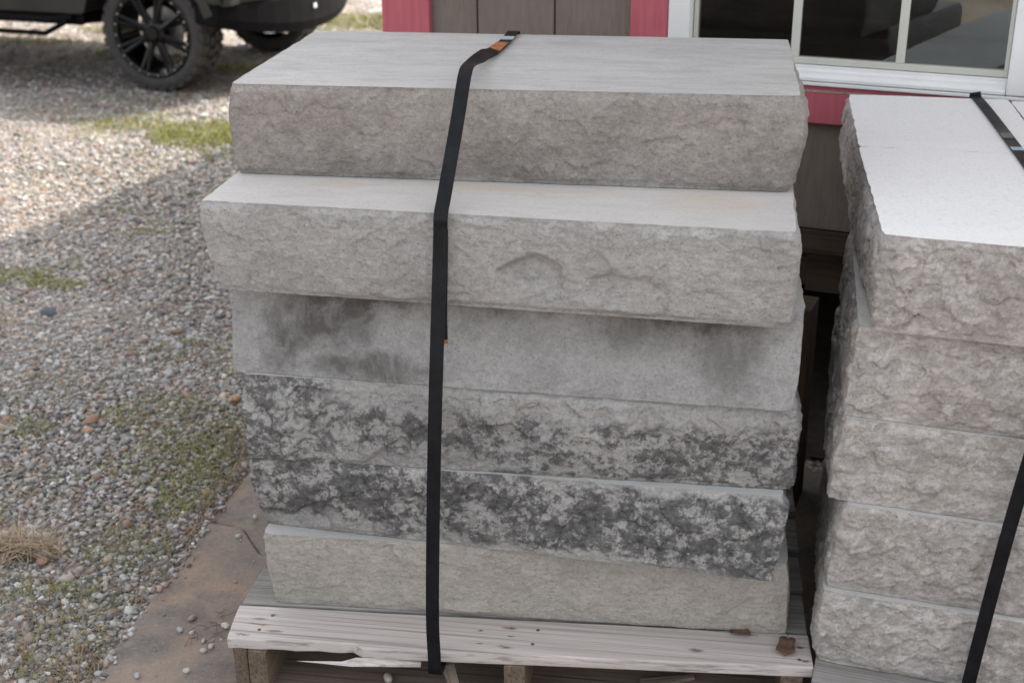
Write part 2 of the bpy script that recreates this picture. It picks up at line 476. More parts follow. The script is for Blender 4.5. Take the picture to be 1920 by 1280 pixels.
# ------------------------------------------------------------------ rock faced slabs
def slab(name, label, group, top, bot, z0, z1, mf, mt, seed, res=(380, 90, 40, 90), nv=46, bulge=0.010, amp=0.010,
         scaly=0.0, scoops=(), flake=0.0, fs=1.0, rag=0.0025, rough=(1, 1, 1, 1), chips=()):
    """top / bot: corners FL, FR, BR, BL in the plan.  Sides: front, right, back, left."""
    top = [np.array(p, float) for p in top]; bot = [np.array(p, float) for p in bot]
    org = np.array([bot[0][0], bot[0][1], z0])
    ring_t, ring_b, nrm, side, arc, clen = [], [], [], [], [], []
    for s in range(4):
        a, b = top[s], top[(s + 1) % 4]; c, d = bot[s], bot[(s + 1) % 4]
        m = res[s]; L = np.linalg.norm(b - a); e = (b - a) / L; n = np.array([e[1], -e[0]])
        ep = (top[s] - top[s - 1]); ep /= np.linalg.norm(ep); npv = np.array([ep[1], -ep[0]])
        en = (top[(s + 2) % 4] - b); en /= np.linalg.norm(en); nn = np.array([en[1], -en[0]])
        # denser towards the corners
        f = np.linspace(0, 1, m, endpoint=False)
        R = 0.014
        for t_ in f:
            ring_t.append(a + (b - a) * t_); ring_b.append(c + (d - c) * t_)
            d0, d1 = t_ * L, (1 - t_) * L
            w0 = 0.5 * max(0, 1 - d0 / R); w1 = 0.5 * max(0, 1 - d1 / R)
            v = n * (1 - w0 - w1) + npv * w0 + nn * w1
            nrm.append(v / np.linalg.norm(v)); side.append(s); arc.append(d0); clen.append(min(d0, d1))
    rt, rb = np.array(ring_t), np.array(ring_b); nr = np.array(nrm); side = np.array(side); arc = np.array(arc); clen = np.array(clen)
    N = len(rt)
    vv = np.linspace(0, 1, nv); H = z1 - z0
    vv = 0.5 - 0.5 * np.cos(np.pi * vv) * (0.35) - (vv * -0.65 + 0.325)     # a little denser at the rims
    vv = (vv - vv[0]) / (vv[-1] - vv[0])
    base = rb[None] + (rt - rb)[None] * vv[:, None, None]
    zz = z0 + H * vv[:, None] + 0 * arc[None]
    X, Y, Z = base[..., 0], base[..., 1], zz
    edge = np.minimum(vv, 1 - vv)[:, None] * H
    mask = sstep(0.0, 0.012, edge + 0.006 * fbm(X * 14, Y * 14, Z * 14, seed + 40, 3))
    rs = np.array(rough)[side][None]
    big = fbm(X * 5, Y * 5, Z * 7, seed, 3)
    med = fbm(X * 16, Y * 16, Z * 20, seed + 7, 4, 0.55)
    d = bulge * (4 * vv * (1 - vv))[:, None] ** 0.6 + amp * 0.8 * big + amp * 0.45 * med
    ch = fbm(X * 30 + 2 * med, Y * 30, Z * 38 + 2 * big, seed + 13, 4, 0.6, ridged=True)
    d = d + amp * (0.07 + scaly) * ch + 0.0011 * fbm(X * 75, Y * 75, Z * 95, seed + 17, 3, 0.65)
    if flake:
        wu = arc[None] + 0.014 * fbm(X * 20, Y * 20, Z * 20, seed + 71, 3) + 0.004 * fbm(X * 80, Y * 80, Z * 80, seed + 73, 2) + 7.0
        wz = 1.25 * (Z + 0.012 * fbm(X * 20, Y * 20, Z * 20, seed + 75, 3) + 0.004 * fbm(X * 80, Y * 80, Z * 80, seed + 77, 2)) + 3.0
        d = d + flake * (facets(wu, wz, 0.050 * fs, seed + 81) + 0.55 * facets(wu, wz, 0.021 * fs, seed + 91) + 0.26 * facets(wu, wz, 0.009 * fs, seed + 95))
    hgt = facets(wu, wz, 0.021, seed + 91) + 0.8 * facets(wu, wz, 0.010, seed + 95) + 0.5 * facets(wu, wz, 0.0055, seed + 97) if flake else d.copy()
    d = d * mask
    U = arc[None] + 0 * zz
    for (u0, v0, ru, rv, dep) in scoops:
        wob = 0.55 * fbm(X * 18, Y * 18, Z * 18, seed + 31, 4)
        r = np.sqrt(((U - u0) / ru) ** 2 + ((Z - z0 - v0) / rv) ** 2) + wob
        down = sstep(-1.0, 0.8, (Z - z0 - v0) / rv + 0.4 * wob)
        d = d - dep * (1 - sstep(0.70, 1.05, r)) * down * (side == 0)[None]
    # ragged arris: tiny chips along top and bottom rims
    rg = np.clip(fbm(X * 34, Y * 34, Z * 9, seed + 51, 4, 0.6), -1, 0.2) * rag
    big_chip = np.clip(fbm(X * 13, Y * 13, Z * 3, seed + 57, 3) - 0.30, 0, 1) * 0.03
    nearrim = 1 - sstep(0.0, 0.012, edge)
    d = d + rg * nearrim - big_chip * nearrim * 0.12
    # broken corners
    d = d - 0.005 * (1 - sstep(0, 0.02, clen))[None] * (0.6 + 0.6 * fbm(X * 20, Y * 20, Z * 20, seed + 61, 2)) * (vv * 0 + 1)[:, None]
    d = d * rs
    P = np.stack([X + nr[None, :, 0] * d, Y + nr[None, :, 1] * d, Z], -1)
    V = (P.reshape(-1, 3) - org)
    idx = np.arange(nv * N).reshape(nv, N)
    a = idx[:-1]; b = np.roll(idx, -1, 1)[:-1]; c = np.roll(idx, -1, 1)[1:]; e = idx[1:]
    Q = np.stack([a, b, c, e], -1).reshape(-1, 4)
    F = [tuple(q) for q in Q.tolist()]
    F.append(tuple(idx[-1].tolist())); F.append(tuple(idx[0][::-1].tolist()))
    mids = [0] * len(Q) + [1, 1]
    o = mk(name, V, F, [mf, mt], loc=org, mids=mids)
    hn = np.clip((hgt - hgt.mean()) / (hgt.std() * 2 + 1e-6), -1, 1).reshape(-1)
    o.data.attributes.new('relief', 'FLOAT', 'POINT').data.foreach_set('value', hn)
    sm = [True] * len(Q) + [False, False]
    o.data.polygons.foreach_set('use_smooth', sm)
    return tag(o, label, 'stone slab', group)

RL = (500, 110, 40, 110)
G1 = 'stone slabs stacked on the wooden pallet'
Ztop = [1.04, 0.888, 0.736, 0.584, 0.432, 0.280, 0.128]
tan_l, tan_d = (0.412, 0.382, 0.356), (0.292, 0.270, 0.250)
gry_l, gry_d = (0.500, 0.486, 0.470), (0.380, 0.370, 0.358)
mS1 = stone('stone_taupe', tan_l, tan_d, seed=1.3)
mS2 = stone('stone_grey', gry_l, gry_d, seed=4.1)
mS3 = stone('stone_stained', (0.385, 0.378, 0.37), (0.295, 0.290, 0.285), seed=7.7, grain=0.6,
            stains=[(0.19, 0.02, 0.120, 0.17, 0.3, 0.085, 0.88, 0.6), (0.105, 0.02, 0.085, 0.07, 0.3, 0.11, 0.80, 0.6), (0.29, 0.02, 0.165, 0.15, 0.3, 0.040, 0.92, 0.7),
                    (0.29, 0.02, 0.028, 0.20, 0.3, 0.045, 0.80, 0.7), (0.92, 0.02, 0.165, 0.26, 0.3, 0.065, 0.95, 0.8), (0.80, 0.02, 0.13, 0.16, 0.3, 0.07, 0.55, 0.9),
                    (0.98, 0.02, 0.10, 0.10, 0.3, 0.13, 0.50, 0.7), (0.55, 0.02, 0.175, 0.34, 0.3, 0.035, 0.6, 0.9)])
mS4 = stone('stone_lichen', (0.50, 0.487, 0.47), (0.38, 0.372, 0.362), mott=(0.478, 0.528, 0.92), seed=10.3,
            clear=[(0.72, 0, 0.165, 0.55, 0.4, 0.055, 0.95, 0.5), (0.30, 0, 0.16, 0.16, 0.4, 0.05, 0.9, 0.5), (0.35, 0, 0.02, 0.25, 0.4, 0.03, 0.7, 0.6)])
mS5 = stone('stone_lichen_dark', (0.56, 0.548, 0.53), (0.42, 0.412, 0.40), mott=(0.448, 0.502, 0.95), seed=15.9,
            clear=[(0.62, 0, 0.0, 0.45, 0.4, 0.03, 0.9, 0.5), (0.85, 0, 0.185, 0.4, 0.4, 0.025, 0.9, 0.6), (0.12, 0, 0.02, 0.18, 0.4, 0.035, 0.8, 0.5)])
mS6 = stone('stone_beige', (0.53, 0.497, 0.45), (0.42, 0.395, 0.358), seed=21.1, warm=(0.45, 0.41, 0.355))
tS1 = sawn('sawn_grey', (0.515, 0.50, 0.48), (0.39, 0.38, 0.37), 0.9, seed=2)
tS2 = sawn('sawn_cream', (0.53, 0.508, 0.48), (0.44, 0.422, 0.405), 0.6, rust=[(0.95, 0.10, 0.18, 0.15, 0.09, 0.3, 0.30, 0.9), (0.55, 0.14, 0.18, 0.3, 0.03, 0.3, 0.4, 0.9), (0.2, 0.13, 0.18, 0.1, 0.03, 0.3, 0.35, 0.9)], seed=5)
tS = sawn('sawn_pale', (0.50, 0.495, 0.48), (0.42, 0.415, 0.41), 0.6, seed=8)

slab('stone_slab', 'taupe rock-faced stone slab at the top of the strapped stack, set back from the one below', G1,
     [(0.002, -0.005), (0.930, 0.008), (0.930, 0.501), (0.003, 0.500)], [(0.004, -0.006), (0.921, -0.008), (0.925, 0.50), (0.008, 0.50)],
     0.888, 1.04, mS1, tS1, 101, bulge=0.012, amp=0.011, flake=0.0022, res=RL, nv=60)
slab('stone_slab', 'grey rock-faced stone slab second from the top, with scooped hollows in its jutting front', G1,
     [(-0.003, -0.165), (0.923, -0.212), (0.935, 0.33), (0.005, 0.34)], [(0.013, -0.160), (0.922, -0.214), (0.93, 0.33), (0.012, 0.34)],
     0.736, 0.8875, mS2, tS2, 202, bulge=0.008, amp=0.0085, flake=0.0024, res=RL, nv=60,
     scoops=[(0.525, 0.045, 0.060, 0.055, 0.015), (0.685, 0.040, 0.085, 0.036, 0.009), (0.80, 0.03, 0.05, 0.03, 0.004)])
slab('stone_slab', 'smooth grey stone slab third from the top with dark damp stains under the overhang', G1,
     [(0.010, -0.100), (0.952, -0.140), (0.950, 0.35), (0.01, 0.36)], [(0.016, -0.150), (0.942, -0.185), (0.946, 0.35), (0.016, 0.36)],
     0.584, 0.7355, mS3, tS, 303, bulge=0.003, amp=0.0026, flake=0.0006, rag=0.0045, res=RL, nv=60)
slab('stone_slab', 'black-mottled rough stone slab fourth from the top with a pale upper band', G1,
     [(0.031, -0.156), (0.950, -0.172), (0.950, 0.34), (0.03, 0.35)], [(0.034, -0.168), (0.951, -0.160), (0.952, 0.34), (0.034, 0.35)],
     0.432, 0.5835, mS4, tS, 404, bulge=0.008, amp=0.009, scaly=0.06, flake=0.0054, rag=0.004, res=RL, nv=60)
slab('stone_slab', 'darkest black-and-white mottled stone slab, fifth from the top of the strapped stack', G1,
     [(0.036, -0.158), (0.938, -0.184), (0.935, 0.34), (0.045, 0.35)], [(0.044, -0.128), (0.932, -0.198), (0.935, 0.34), (0.05, 0.35)],
     0.280, 0.4315, mS5, tS, 505, bulge=0.008, amp=0.009, scaly=0.06, flake=0.0062, rag=0.004, res=RL, nv=60)
slab('stone_slab', 'clean beige stone slab at the bottom of the strapped stack, resting on the wooden pallet', G1,
     [(0.047, -0.162), (0.958, -0.142), (0.955, 0.36), (0.05, 0.35)], [(0.052, -0.148), (0.966, -0.124), (0.96, 0.36), (0.054, 0.35)],
     0.128, 0.2795, mS6, tS, 606, bulge=0.004, amp=0.0055, flake=0.0018, res=RL, nv=60)

# right hand stack
G2 = 'pale stone slabs stacked beside the strapped stack'
pl, pd = (0.71, 0.675, 0.645), (0.53, 0.492, 0.462)
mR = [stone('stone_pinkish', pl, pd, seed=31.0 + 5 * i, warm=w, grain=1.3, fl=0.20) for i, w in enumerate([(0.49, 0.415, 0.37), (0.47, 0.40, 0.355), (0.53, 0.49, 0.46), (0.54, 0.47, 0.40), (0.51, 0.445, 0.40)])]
tRl = sawn('sawn_dusty', (0.60, 0.585, 0.565), (0.45, 0.435, 0.42), 0.5, seed=17)
tR = sawn('sawn_white', (0.82, 0.815, 0.805), (0.70, 0.695, 0.69), 0.15, seed=12)
def rs(label, top, z0, z1, i, seed, bot=None, res=(300, 130, 30, 150), nv=48, mt=tR, **kw):
    kw = {**dict(bulge=0.006, amp=0.0075, scaly=0.03, flake=0.0048, fs=0.72, rag=0.003), **kw}
    slab('stone_slab', label, G2, top, bot or top, z0, z1, mR[i], mt, seed, res=res, nv=nv, **kw)
rs('front white-topped stone slab crowning the right stack, crossed by the steel strap', [(1.050, -0.190), (1.80, -0.320), (1.88, 0.250), (1.060, 0.325)], 0.73, 0.882, 0, 711)
rs('rear white-topped stone slab on the right stack, in front of the red window board', [(1.061, 0.3268), (1.388, 0.2985), (1.40, 0.748), (1.078, 0.766)], 0.73, 0.8815, 1, 722, res=(90, 110, 40, 110))
rs('small white-topped slab right of the steel strap, nearest the right window frame', [(1.396, 0.43), (1.88, 0.40), (1.89, 0.66), (1.404, 0.745)], 0.73, 0.880, 2, 733, res=(120, 60, 40, 80))
LY = [0.128, 0.270, 0.432, 0.581, 0.730]
labs = ['lowest pinkish stone slab of the right stack, resting on its pallet', 'tan stone slab second from the bottom of the right stack',
        'cool grey stone slab at mid height of the right stack, bulging at its left end', 'pinkish stone slab under the top one of the right stack']
fr_ = [[(1.012, -0.196), (1.80, -0.326), (1.86, 0.26), (1.055, 0.33)], [(1.036, -0.194), (1.80, -0.324), (1.86, 0.25), (1.060, 0.33)],
       [(1.020, -0.184), (1.80, -0.322), (1.86, 0.25), (1.055, 0.33)], [(1.030, -0.168), (1.80, -0.300), (1.86, 0.26), (1.060, 0.33)]]
fb_ = [[(1.013, -0.192), (1.80, -0.318), (1.86, 0.26), (1.055, 0.33)], [(1.018, -0.184), (1.80, -0.312), (1.86, 0.25), (1.060, 0.33)],
       [(1.006, -0.179), (1.80, -0.310), (1.86, 0.25), (1.050, 0.33)], [(1.018, -0.180), (1.80, -0.316), (1.86, 0.26), (1.055, 0.33)]]
for i in range(4):
    rs(labs[i], fr_[i], LY[i], LY[i + 1] - 0.0006, 4 - i, 740 + i * 11, bot=fb_[i], mt=tRl)
rl = ['rear slab at the bottom of the right stack, in the dark gap', 'rear slab one above the bottom of the right stack, in the gap', 'rear slab at mid height of the right stack, facing the gap', 'rear slab just under the top layer of the right stack, facing the gap']
for i in range(4):
    x = (1.075, 1.080, 1.085, 1.085)[i]
    rs(rl[i], [(x, 0.337), (1.86, 0.26), (1.88, 0.66), (x + 0.03, 0.76)], LY[i], LY[i + 1] - 0.0006, 4 - i, 790 + i * 7, res=(60, 40, 30, 110), nv=34)

# ------------------------------------------------------------------ steel straps
def ribbon(pts, width, thick, sub=6):
    """pts: (centre, side vector, roll degrees)"""
    P = [np.array(p[0], float) for p in pts]; S = [np.array(p[1], float) for p in pts]; Rl = [p[2] for p in pts]
    out = []
    n = len(P)
    def cr(a, b, c, d, t): return 0.5 * ((2 * b) + (c - a) * t + (2 * a - 5 * b + 4 * c - d) * t * t + (3 * b - a - 3 * c + d) * t ** 3)
    for i in range(n - 1):
        for k in range(sub):
            t = k / sub
            g = lambda A: cr(A[max(i - 1, 0)], A[i], A[i + 1], A[min(i + 2, n - 1)], t)
            lin = lambda A: A[i] * (1 - t) + A[i + 1] * t
            out.append((g(P) if sub > 1 else P[i], lin(S), lin(Rl)))
    out.append((P[-1], S[-1], Rl[-1]))
    V = []; F = []
    m = len(out)
    for i, (p, s, r) in enumerate(out):
        t = Vector(out[min(i + 1, m - 1)][0] - out[max(i - 1, 0)][0]).normalized()
        s = Vector(s); s = (s - t * s.dot(t)).normalized()
        nn = s.cross(t).normalized()
        q = Matrix.Rotation(math.radians(r), 3, t)
        s = q @ s; nn = q @ nn
        c = Vector(p)
        for a, b in ((-1, -1), (1, -1), (1, 1), (-1, 1)):
            V.append(tuple(c + s * a * width / 2 + nn * b * thick / 2))
    for i in range(m - 1):
        for k in range(4):
            k2 = (k + 1) % 4
            F.append((i * 4 + k, i * 4 + k2, i * 4 + 4 + k2, i * 4 + 4 + k))
    F.append((3, 2, 1, 0)); F.append(tuple((m - 1) * 4 + k for k in range(4)))
    return V, F, out

X1 = (1, 0, 0)
st = empty('steel_strap', (0.39, -0.285, 0.10), 0, 'black steel strap bent over the top slab and down the front of the left stack', 'strap')
org = np.array([0.39, -0.285, 0.10])
W_ = 0.0222
pth = [((0.402, 0.512, 0.80), X1, 0), ((0.402, 0.512, 1.02), X1, 0), ((0.402, 0.508, 1.040), X1, 0), ((0.402, 0.495, 1.0465), X1, 0), ((0.402, 0.44, 1.045), X1, 0),
       ((0.400, 0.35, 1.046), X1, -4), ((0.398, 0.27, 1.050), X1, -24), ((0.398, 0.19, 1.060), X1, -44), ((0.400, 0.11, 1.068), X1, -34), ((0.401, 0.045, 1.074), X1, -10),
       ((0.4015, -0.005, 1.077), X1, 2), ((0.401, -0.026, 1.070), X1, 0), ((0.400, -0.045, 1.052), X1, 0), ((0.398, -0.085, 1.008), X1, 0), ((0.3935, -0.178, 0.918), X1, 0), ((0.3915, -0.2035, 0.888), X1, 0), ((0.390, -0.2085, 0.84), X1, 0),
       ((0.384, -0.250, 0.60), X1, 0), ((0.378, -0.268, 0.40), X1, 0), ((0.3745, -0.283, 0.22), X1, 0), ((0.376, -0.2875, 0.145), X1, 0), ((0.3765, -0.2885, 0.112), X1, 0), ((0.377, -0.279, 0.102), X1, 0), ((0.377, -0.24, 0.1012), X1, 0)]
V, F, _ = ribbon(pth, W_, 0.0016)
mk('band', np.array(V) - org, F, M_['strap'], st)
V, F, _ = ribbon([((0.394, -0.205, 0.868), (0.85, 0.5, 0), 0), ((0.393, -0.212, 0.80), (0.7, 0.7, 0), 10), ((0.3915, -0.217, 0.735), (0.8, 0.55, 0), 0), ((0.3915, -0.219, 0.690), (0.85, 0.5, 0), 0)], 0.018, 0.0014, 4)
mk('loose_tail', np.array(V) - org, F, M_['strap'], st)
V, F, _ = ribbon([((0.3915, -0.2193, 0.691), (0.85, 0.5, 0), 0), ((0.3915, -0.2196, 0.684), (0.85, 0.5, 0), 0)], 0.0185, 0.0018, 2)
mk('rusty_end', np.array(V) - org, F, M_['rust'], st)
V, F, _ = ribbon([((0.401, 0.370, 1.0470), X1, -3), ((0.3995, 0.330, 1.0478), X1, -8), ((0.3985, 0.285, 1.0498), X1, -20)], 0.0205, 0.0014, 3)
mk('rust_patch', np.array(V) + np.array([0, 0, 0.0012]) - org, F, M_['rust'], st)
V, F, _ = ribbon([((0.402, 0.440, 1.0458), X1, 0), ((0.402, 0.410, 1.0460), X1, 1)], 0.0228, 0.0014, 2)
mk('blue_mark', np.array(V) + np.array([0, 0, 0.0006]) - org, F, M_['tape'], st)

s2 = empty('steel_strap', (1.25, -0.30, 0.10), 0, 'dark steel strap over the right stack, slanting down at the right picture edge', 'strap')
org2 = np.array([1.25, -0.30, 0.10])
sv = (1, 0.12, 0)
p2 = [((1.336, 0.765, 0.70), sv, 0), ((1.336, 0.765, 0.876), sv, 0), ((1.337, 0.755, 0.8835), sv, 0), ((1.338, 0.60, 0.8845), sv, 0), ((1.336, 0.30, 0.8845), sv, 0), ((1.332, 0.0, 0.8845), sv, 0), ((1.329, -0.235, 0.8850), sv, 0),
      ((1.3285, -0.254, 0.880), sv, 0), ((1.326, -0.259, 0.868), sv, 0), ((1.290, -0.268, 0.62), sv, 0), ((1.270, -0.268, 0.45), sv, 0), ((1.252, -0.268, 0.25), sv, 0), ((1.243, -0.268, 0.135), sv, 0), ((1.242, -0.262, 0.107), sv, 0), ((1.242, -0.22, 0.1055), sv, 0)]
V, F, _ = ribbon(p2, 0.0225, 0.0016, 4)
mk('band', np.array(V) - org2, F, M_['strap'], s2)
V, F, _ = ribbon([((1.3365, 0.44, 0.8862), sv, 0), ((1.336, 0.40, 0.8862), sv, 0)], 0.020, 0.0012, 1)
mk('worn_patch', np.array(V) - org2, F, M_['strap_grey'], s2)
V, F, _ = ribbon([((1.336, 0.335, 0.8862), sv, 0), ((1.336, 0.315, 0.8862), sv, 0)], 0.020, 0.0012, 1)
mk('blue_mark', np.array(V) - org2, F, M_['tape'], s2)

# ------------------------------------------------------------------ pallets
wf = wood('pale_pallet_wood', (0.57, 0.525, 0.495), (0.43, 0.388, 0.362), 1.0, 'x',
          knots=[(0.975, 0.112, 0.13, 0.024, 0.012, 0.05, 1.0, 0.7)],
          rust=[(0.585, 0.138, 0.13, 0.024, 0.009, 0.05, 1.0, 0.7), (0.590, 0.110, 0.13, 0.012, 0.006, 0.05, 1.0, 0.6), (0.585, 0.070, 0.13, 0.028, 0.008, 0.05, 1.0, 0.8),
                (0.525, 0.120, 0.13, 0.012, 0.004, 0.05, 1, 0.6), (0.530, 0.075, 0.13, 0.012, 0.004, 0.05, 1, 0.6), (0.050, 0.100, 0.13, 0.035, 0.006, 0.05, 0.9, 0.8),
                (0.055, 0.078, 0.13, 0.045, 0.006, 0.05, 1, 0.8), (0.095, 0.060, 0.13, 0.035, 0.008, 0.05, 1, 0.8), (0.075, 0.118, 0.13, 0.014, 0.005, 0.05, 1, 0.6), (0.030, 0.040, 0.13, 0.028, 0.005, 0.05, 1, 0.8),
                (1.185, 0.150, 0.13, 0.016, 0.007, 0.05, 1, 0.6), (1.195, 0.105, 0.13, 0.018, 0.007, 0.05, 1, 0.6)])
wg = wood('grey_pallet_wood', (0.36, 0.345, 0.33), (0.24, 0.225, 0.21), 1.1, 'x', dirt=0.3)
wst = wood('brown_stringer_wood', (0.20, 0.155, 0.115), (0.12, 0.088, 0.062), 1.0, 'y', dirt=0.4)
wbt = wood('brown_board_wood', (0.25, 0.20, 0.16), (0.16, 0.125, 0.10), 0.9, 'x', dirt=0.5)  # brown wood of the bottom boards and scraps

p1 = empty('wooden_pallet', (0.0, -0.285, 0.0), 0, 'weathered wooden pallet with a split pale front board under the strapped stack', 'pallet')
def quadboard(name, FL, FR, BR, BL, z0, z1, mat, parent, org, wob=0.0011, seed=0, notch=False, bev=0.0025):
    """a plank with a slightly wavy outline"""
    P = []
    cs = [FL, FR, BR, BL]
    for s in range(4):
        a = np.array(cs[s], float); b = np.array(cs[(s + 1) % 4], float)
        L = np.linalg.norm(b - a); m = max(2, int(L / 0.02)); e = (b - a) / L; n = np.array([e[1], -e[0]])
        for i in range(m):
            f = i / m; p = a + (b - a) * f
            if 0 < i:
                p = p + n * wob * float(fbm(np.array(p[0] * 7), np.array(p[1] * 7), np.array(0.0), seed, 2))
            if notch and s == 0:
                x = f
                if x < 0.225: p = p + np.array([0, 0.013 - 0.013 * max(0, 0.03 - x) / 0.03 * 0 + 0.0015 * math.sin(x * 90)])
            P.append(tuple(p - np.array(org[:2])))
    return MB().prism(P, z0, z1).build(name, mat, parent, bevel=bev)
o1 = (0.0, -0.285, 0)
bx = quadboard('deck_board', (0.004, -0.280), (1.008, -0.213), (1.004, -0.120), (-0.008, -0.166), 0.1065, 0.128, wf, p1, o1, seed=3, notch=True)
bx.name = 'front_deck_board'; bx['label'] = 'pale front deck board with a split edge and rusty nail marks'
yb = [(-0.157, -0.040), (-0.022, 0.09), (0.12, 0.235), (0.265, 0.38), (0.41, 0.53)]
for i, (a, b) in enumerate(yb):
    quadboard('deck_board', (-0.006, a), (1.003, a + 0.045), (1.0, b + 0.045), (-0.004, b), 0.1068, 0.1275, wg, p1, o1, seed=10 + i)
# splinter hanging from the split edge
sp = MB()
sp.add([(0.128, -0.272, 0.101), (0.21, -0.270, 0.1065), (0.235, -0.268, 0.1155), (0.238, -0.262, 0.098), (0.228, -0.278, 0.1035), (0.345, -0.257, 0.0985), (0.345, -0.257, 0.1065), (0.345, -0.243, 0.1065)],
       [(0, 4, 2, 1), (0, 3, 4), (0, 1, 3), (4, 5, 6, 2), (4, 3, 5), (3, 7, 5), (2, 6, 7, 3), (5, 7, 6), (1, 2, 3)])
sp.xf(lambda x, y, z: (x, y + 0.285 - 0.002, z - 0.003)).build('splinter', wf, p1)
for x0, x1, ya in ((0.010, 0.036, -0.262), (0.039, 0.072, -0.268), (0.488, 0.524, -0.250), (0.955, 0.992, -0.215)):
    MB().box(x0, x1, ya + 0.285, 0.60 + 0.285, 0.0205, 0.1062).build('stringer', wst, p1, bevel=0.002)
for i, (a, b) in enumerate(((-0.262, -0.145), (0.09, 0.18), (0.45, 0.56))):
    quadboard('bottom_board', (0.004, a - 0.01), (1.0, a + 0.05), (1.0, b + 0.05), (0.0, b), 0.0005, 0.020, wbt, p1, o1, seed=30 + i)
nails = [(0.535, -0.145 + 0.005), (0.537, -0.170), (0.533, -0.212), (0.062, -0.19), (0.052, -0.235), (0.975, -0.15), (0.985, -0.195)]
nail_m = plain('rusty_nail', (0.14, 0.06, 0.035), 0.7, var=0.3)
for (x, y) in nails:
    MB().lathe_y([(0.0, 0.0008), (0.0034, 0.0006), (0.0036, -0.002)], 8).xf(lambda a, b, c, x=x, y=y: (x + a, y + 0.285 + c, 0.1281 + b)).build('nail', nail_m, p1)

p2_ = empty('wooden_pallet', (1.0, -0.26, 0), math.radians(-9.5), 'grey wooden pallet carrying the right stack, mostly in shade', 'pallet')
for i, y in enumerate((0.065, 0.22, 0.37, 0.52, 0.67, 0.82)):
    MB().box(0.0, 0.86, y - 0.06, y + 0.06, 0.106, 0.1272).build('deck_board', wg, p2_, bevel=0.002)
for x in (0.005, 0.40, 0.82):
    MB().box(x, x + 0.036, 0.012, 0.9, 0.0205, 0.1055).build('stringer', wg, p2_, bevel=0.002)
for y in (0.06, 0.45, 0.84):
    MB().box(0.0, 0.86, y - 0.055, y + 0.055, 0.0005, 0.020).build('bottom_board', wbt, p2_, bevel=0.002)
def scrap(x, y, z, L_, w, rz, tilt, label):
    m = MB(); m.add([(0, -w / 2, 0), (L_, -w * .2, 0), (L_, w * .25, 0.002), (0, w / 2, 0.001), (0, -w / 2, 0.008), (L_ * .96, -w * .2, 0.006), (L_ * .98, w * .2, 0.007), (0, w / 2, 0.009)],
                    [(0, 3, 2, 1), (4, 5, 6, 7), (0, 1, 5, 4), (1, 2, 6, 5), (2, 3, 7, 6), (3, 0, 4, 7)])
    o = m.build('wood_scrap', wbt, None, (x, y, z), 0)
    o.rotation_euler = (0, tilt, rz)
    tag(o, label, 'wood scrap')
scrap(0.385, -0.225, 0.075, 0.11, 0.022, math.radians(-62), 0.45, 'split wood scrap slanting down under the pallet front board, below the strap')
scrap(0.72, -0.16, 0.021, 0.10, 0.018, math.radians(20), 0.0, 'loose wood scrap lying on the bottom board of the pallet, right of its middle block')
# timbers standing in the gap between the stacks
tm = wood('gap_timber', (0.13, 0.092, 0.068), (0.075, 0.052, 0.04), 1.0, 'z', dirt=0.4)
def timber(x, y, z0, z1, w, d, label, lean=0.0, rz=0):
    o = MB().box(-w / 2, w / 2, -d / 2, d / 2, 0, z1 - z0).build('timber', tm, None, (x, y, z0), rz, bevel=0.002)
    o.rotation_euler = (0, lean, rz)
    return tag(o, label, 'timber')
timber(1.008, 0.60, -0.02, 0.47, 0.05, 0.09, 'dark timber post standing in the gap beneath the shed floor', 0.0, -0.25)
timber(0.975, 0.42, 0.13, 0.42, 0.022, 0.07, 'thin brown board leaning upright between the two stacks', -0.03, 0.1)

# ------------------------------------------------------------------ shed
SY = math.radians(-14.5)
sh = empty('garden_shed', (0.98, 0.95, 0.0), SY, 'brown sided shed with dark red trim and a white framed window, behind the stacks', 'shed')
L, R_, ZB, ZT, DP = -1.023, 2.6, 0.528, 3.10, 4.3
WX0, WX1, WZ0, WZ1 = -0.297, 0.498, 0.862, 1.75
def W(name, f, mat, parent=sh, bevel=0.0):
    m = MB(); f(m); return m.build(name, mat, parent, bevel=bevel)
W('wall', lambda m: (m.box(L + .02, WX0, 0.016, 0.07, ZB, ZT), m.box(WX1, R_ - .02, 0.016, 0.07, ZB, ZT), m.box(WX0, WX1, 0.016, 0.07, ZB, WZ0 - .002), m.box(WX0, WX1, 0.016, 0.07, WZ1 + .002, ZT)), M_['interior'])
W('wall', lambda m: m.box(L, L + .06, 0.072, DP - .07, ZB, ZT), M_['siding'])
W('wall', lambda m: m.box(R_ - .06, R_, 0.072, DP - .07, ZB, ZT), M_['siding'])
W('wall', lambda m: m.box(L, R_, DP - .068, DP, ZB, ZT), M_['siding'])
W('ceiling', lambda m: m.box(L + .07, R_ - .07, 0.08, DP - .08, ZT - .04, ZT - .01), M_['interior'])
W('floor', lambda m: m.box(L + .004, R_ - .004, 0.03, DP - .004, ZB - .03, ZB - .002), M_['darkwood'])
W('rim_joist', lambda m: m.box(L + .004, R_ - .004, -0.004, 0.028, 0.470, ZB - .003), M_['darkwood'], bevel=0.002)
for x in (-0.95, 0.05, 1.05, 2.3):
    W('skid', lambda m: m.box(x, x + 0.09, 0.04, DP - .04, 0.36, ZB - .032), M_['darkwood'])
W('cross_beam', lambda m: m.box(L + .03, R_ - .03, 0.05, 0.12, 0.37, 0.465), M_['darkwood'])
for x in (-0.93, 0.2, 1.1, 2.3):
    for y in (0.25, 2.2, 4.0):
        W('support_block', lambda m: m.box(x, x + 0.17, y - .1, y + .1, GZ - .01, 0.358), plain('concrete_block', (0.22, 0.21, 0.2), 0.9, var=0.2) if 'cb' not in M_ else M_['cb'])
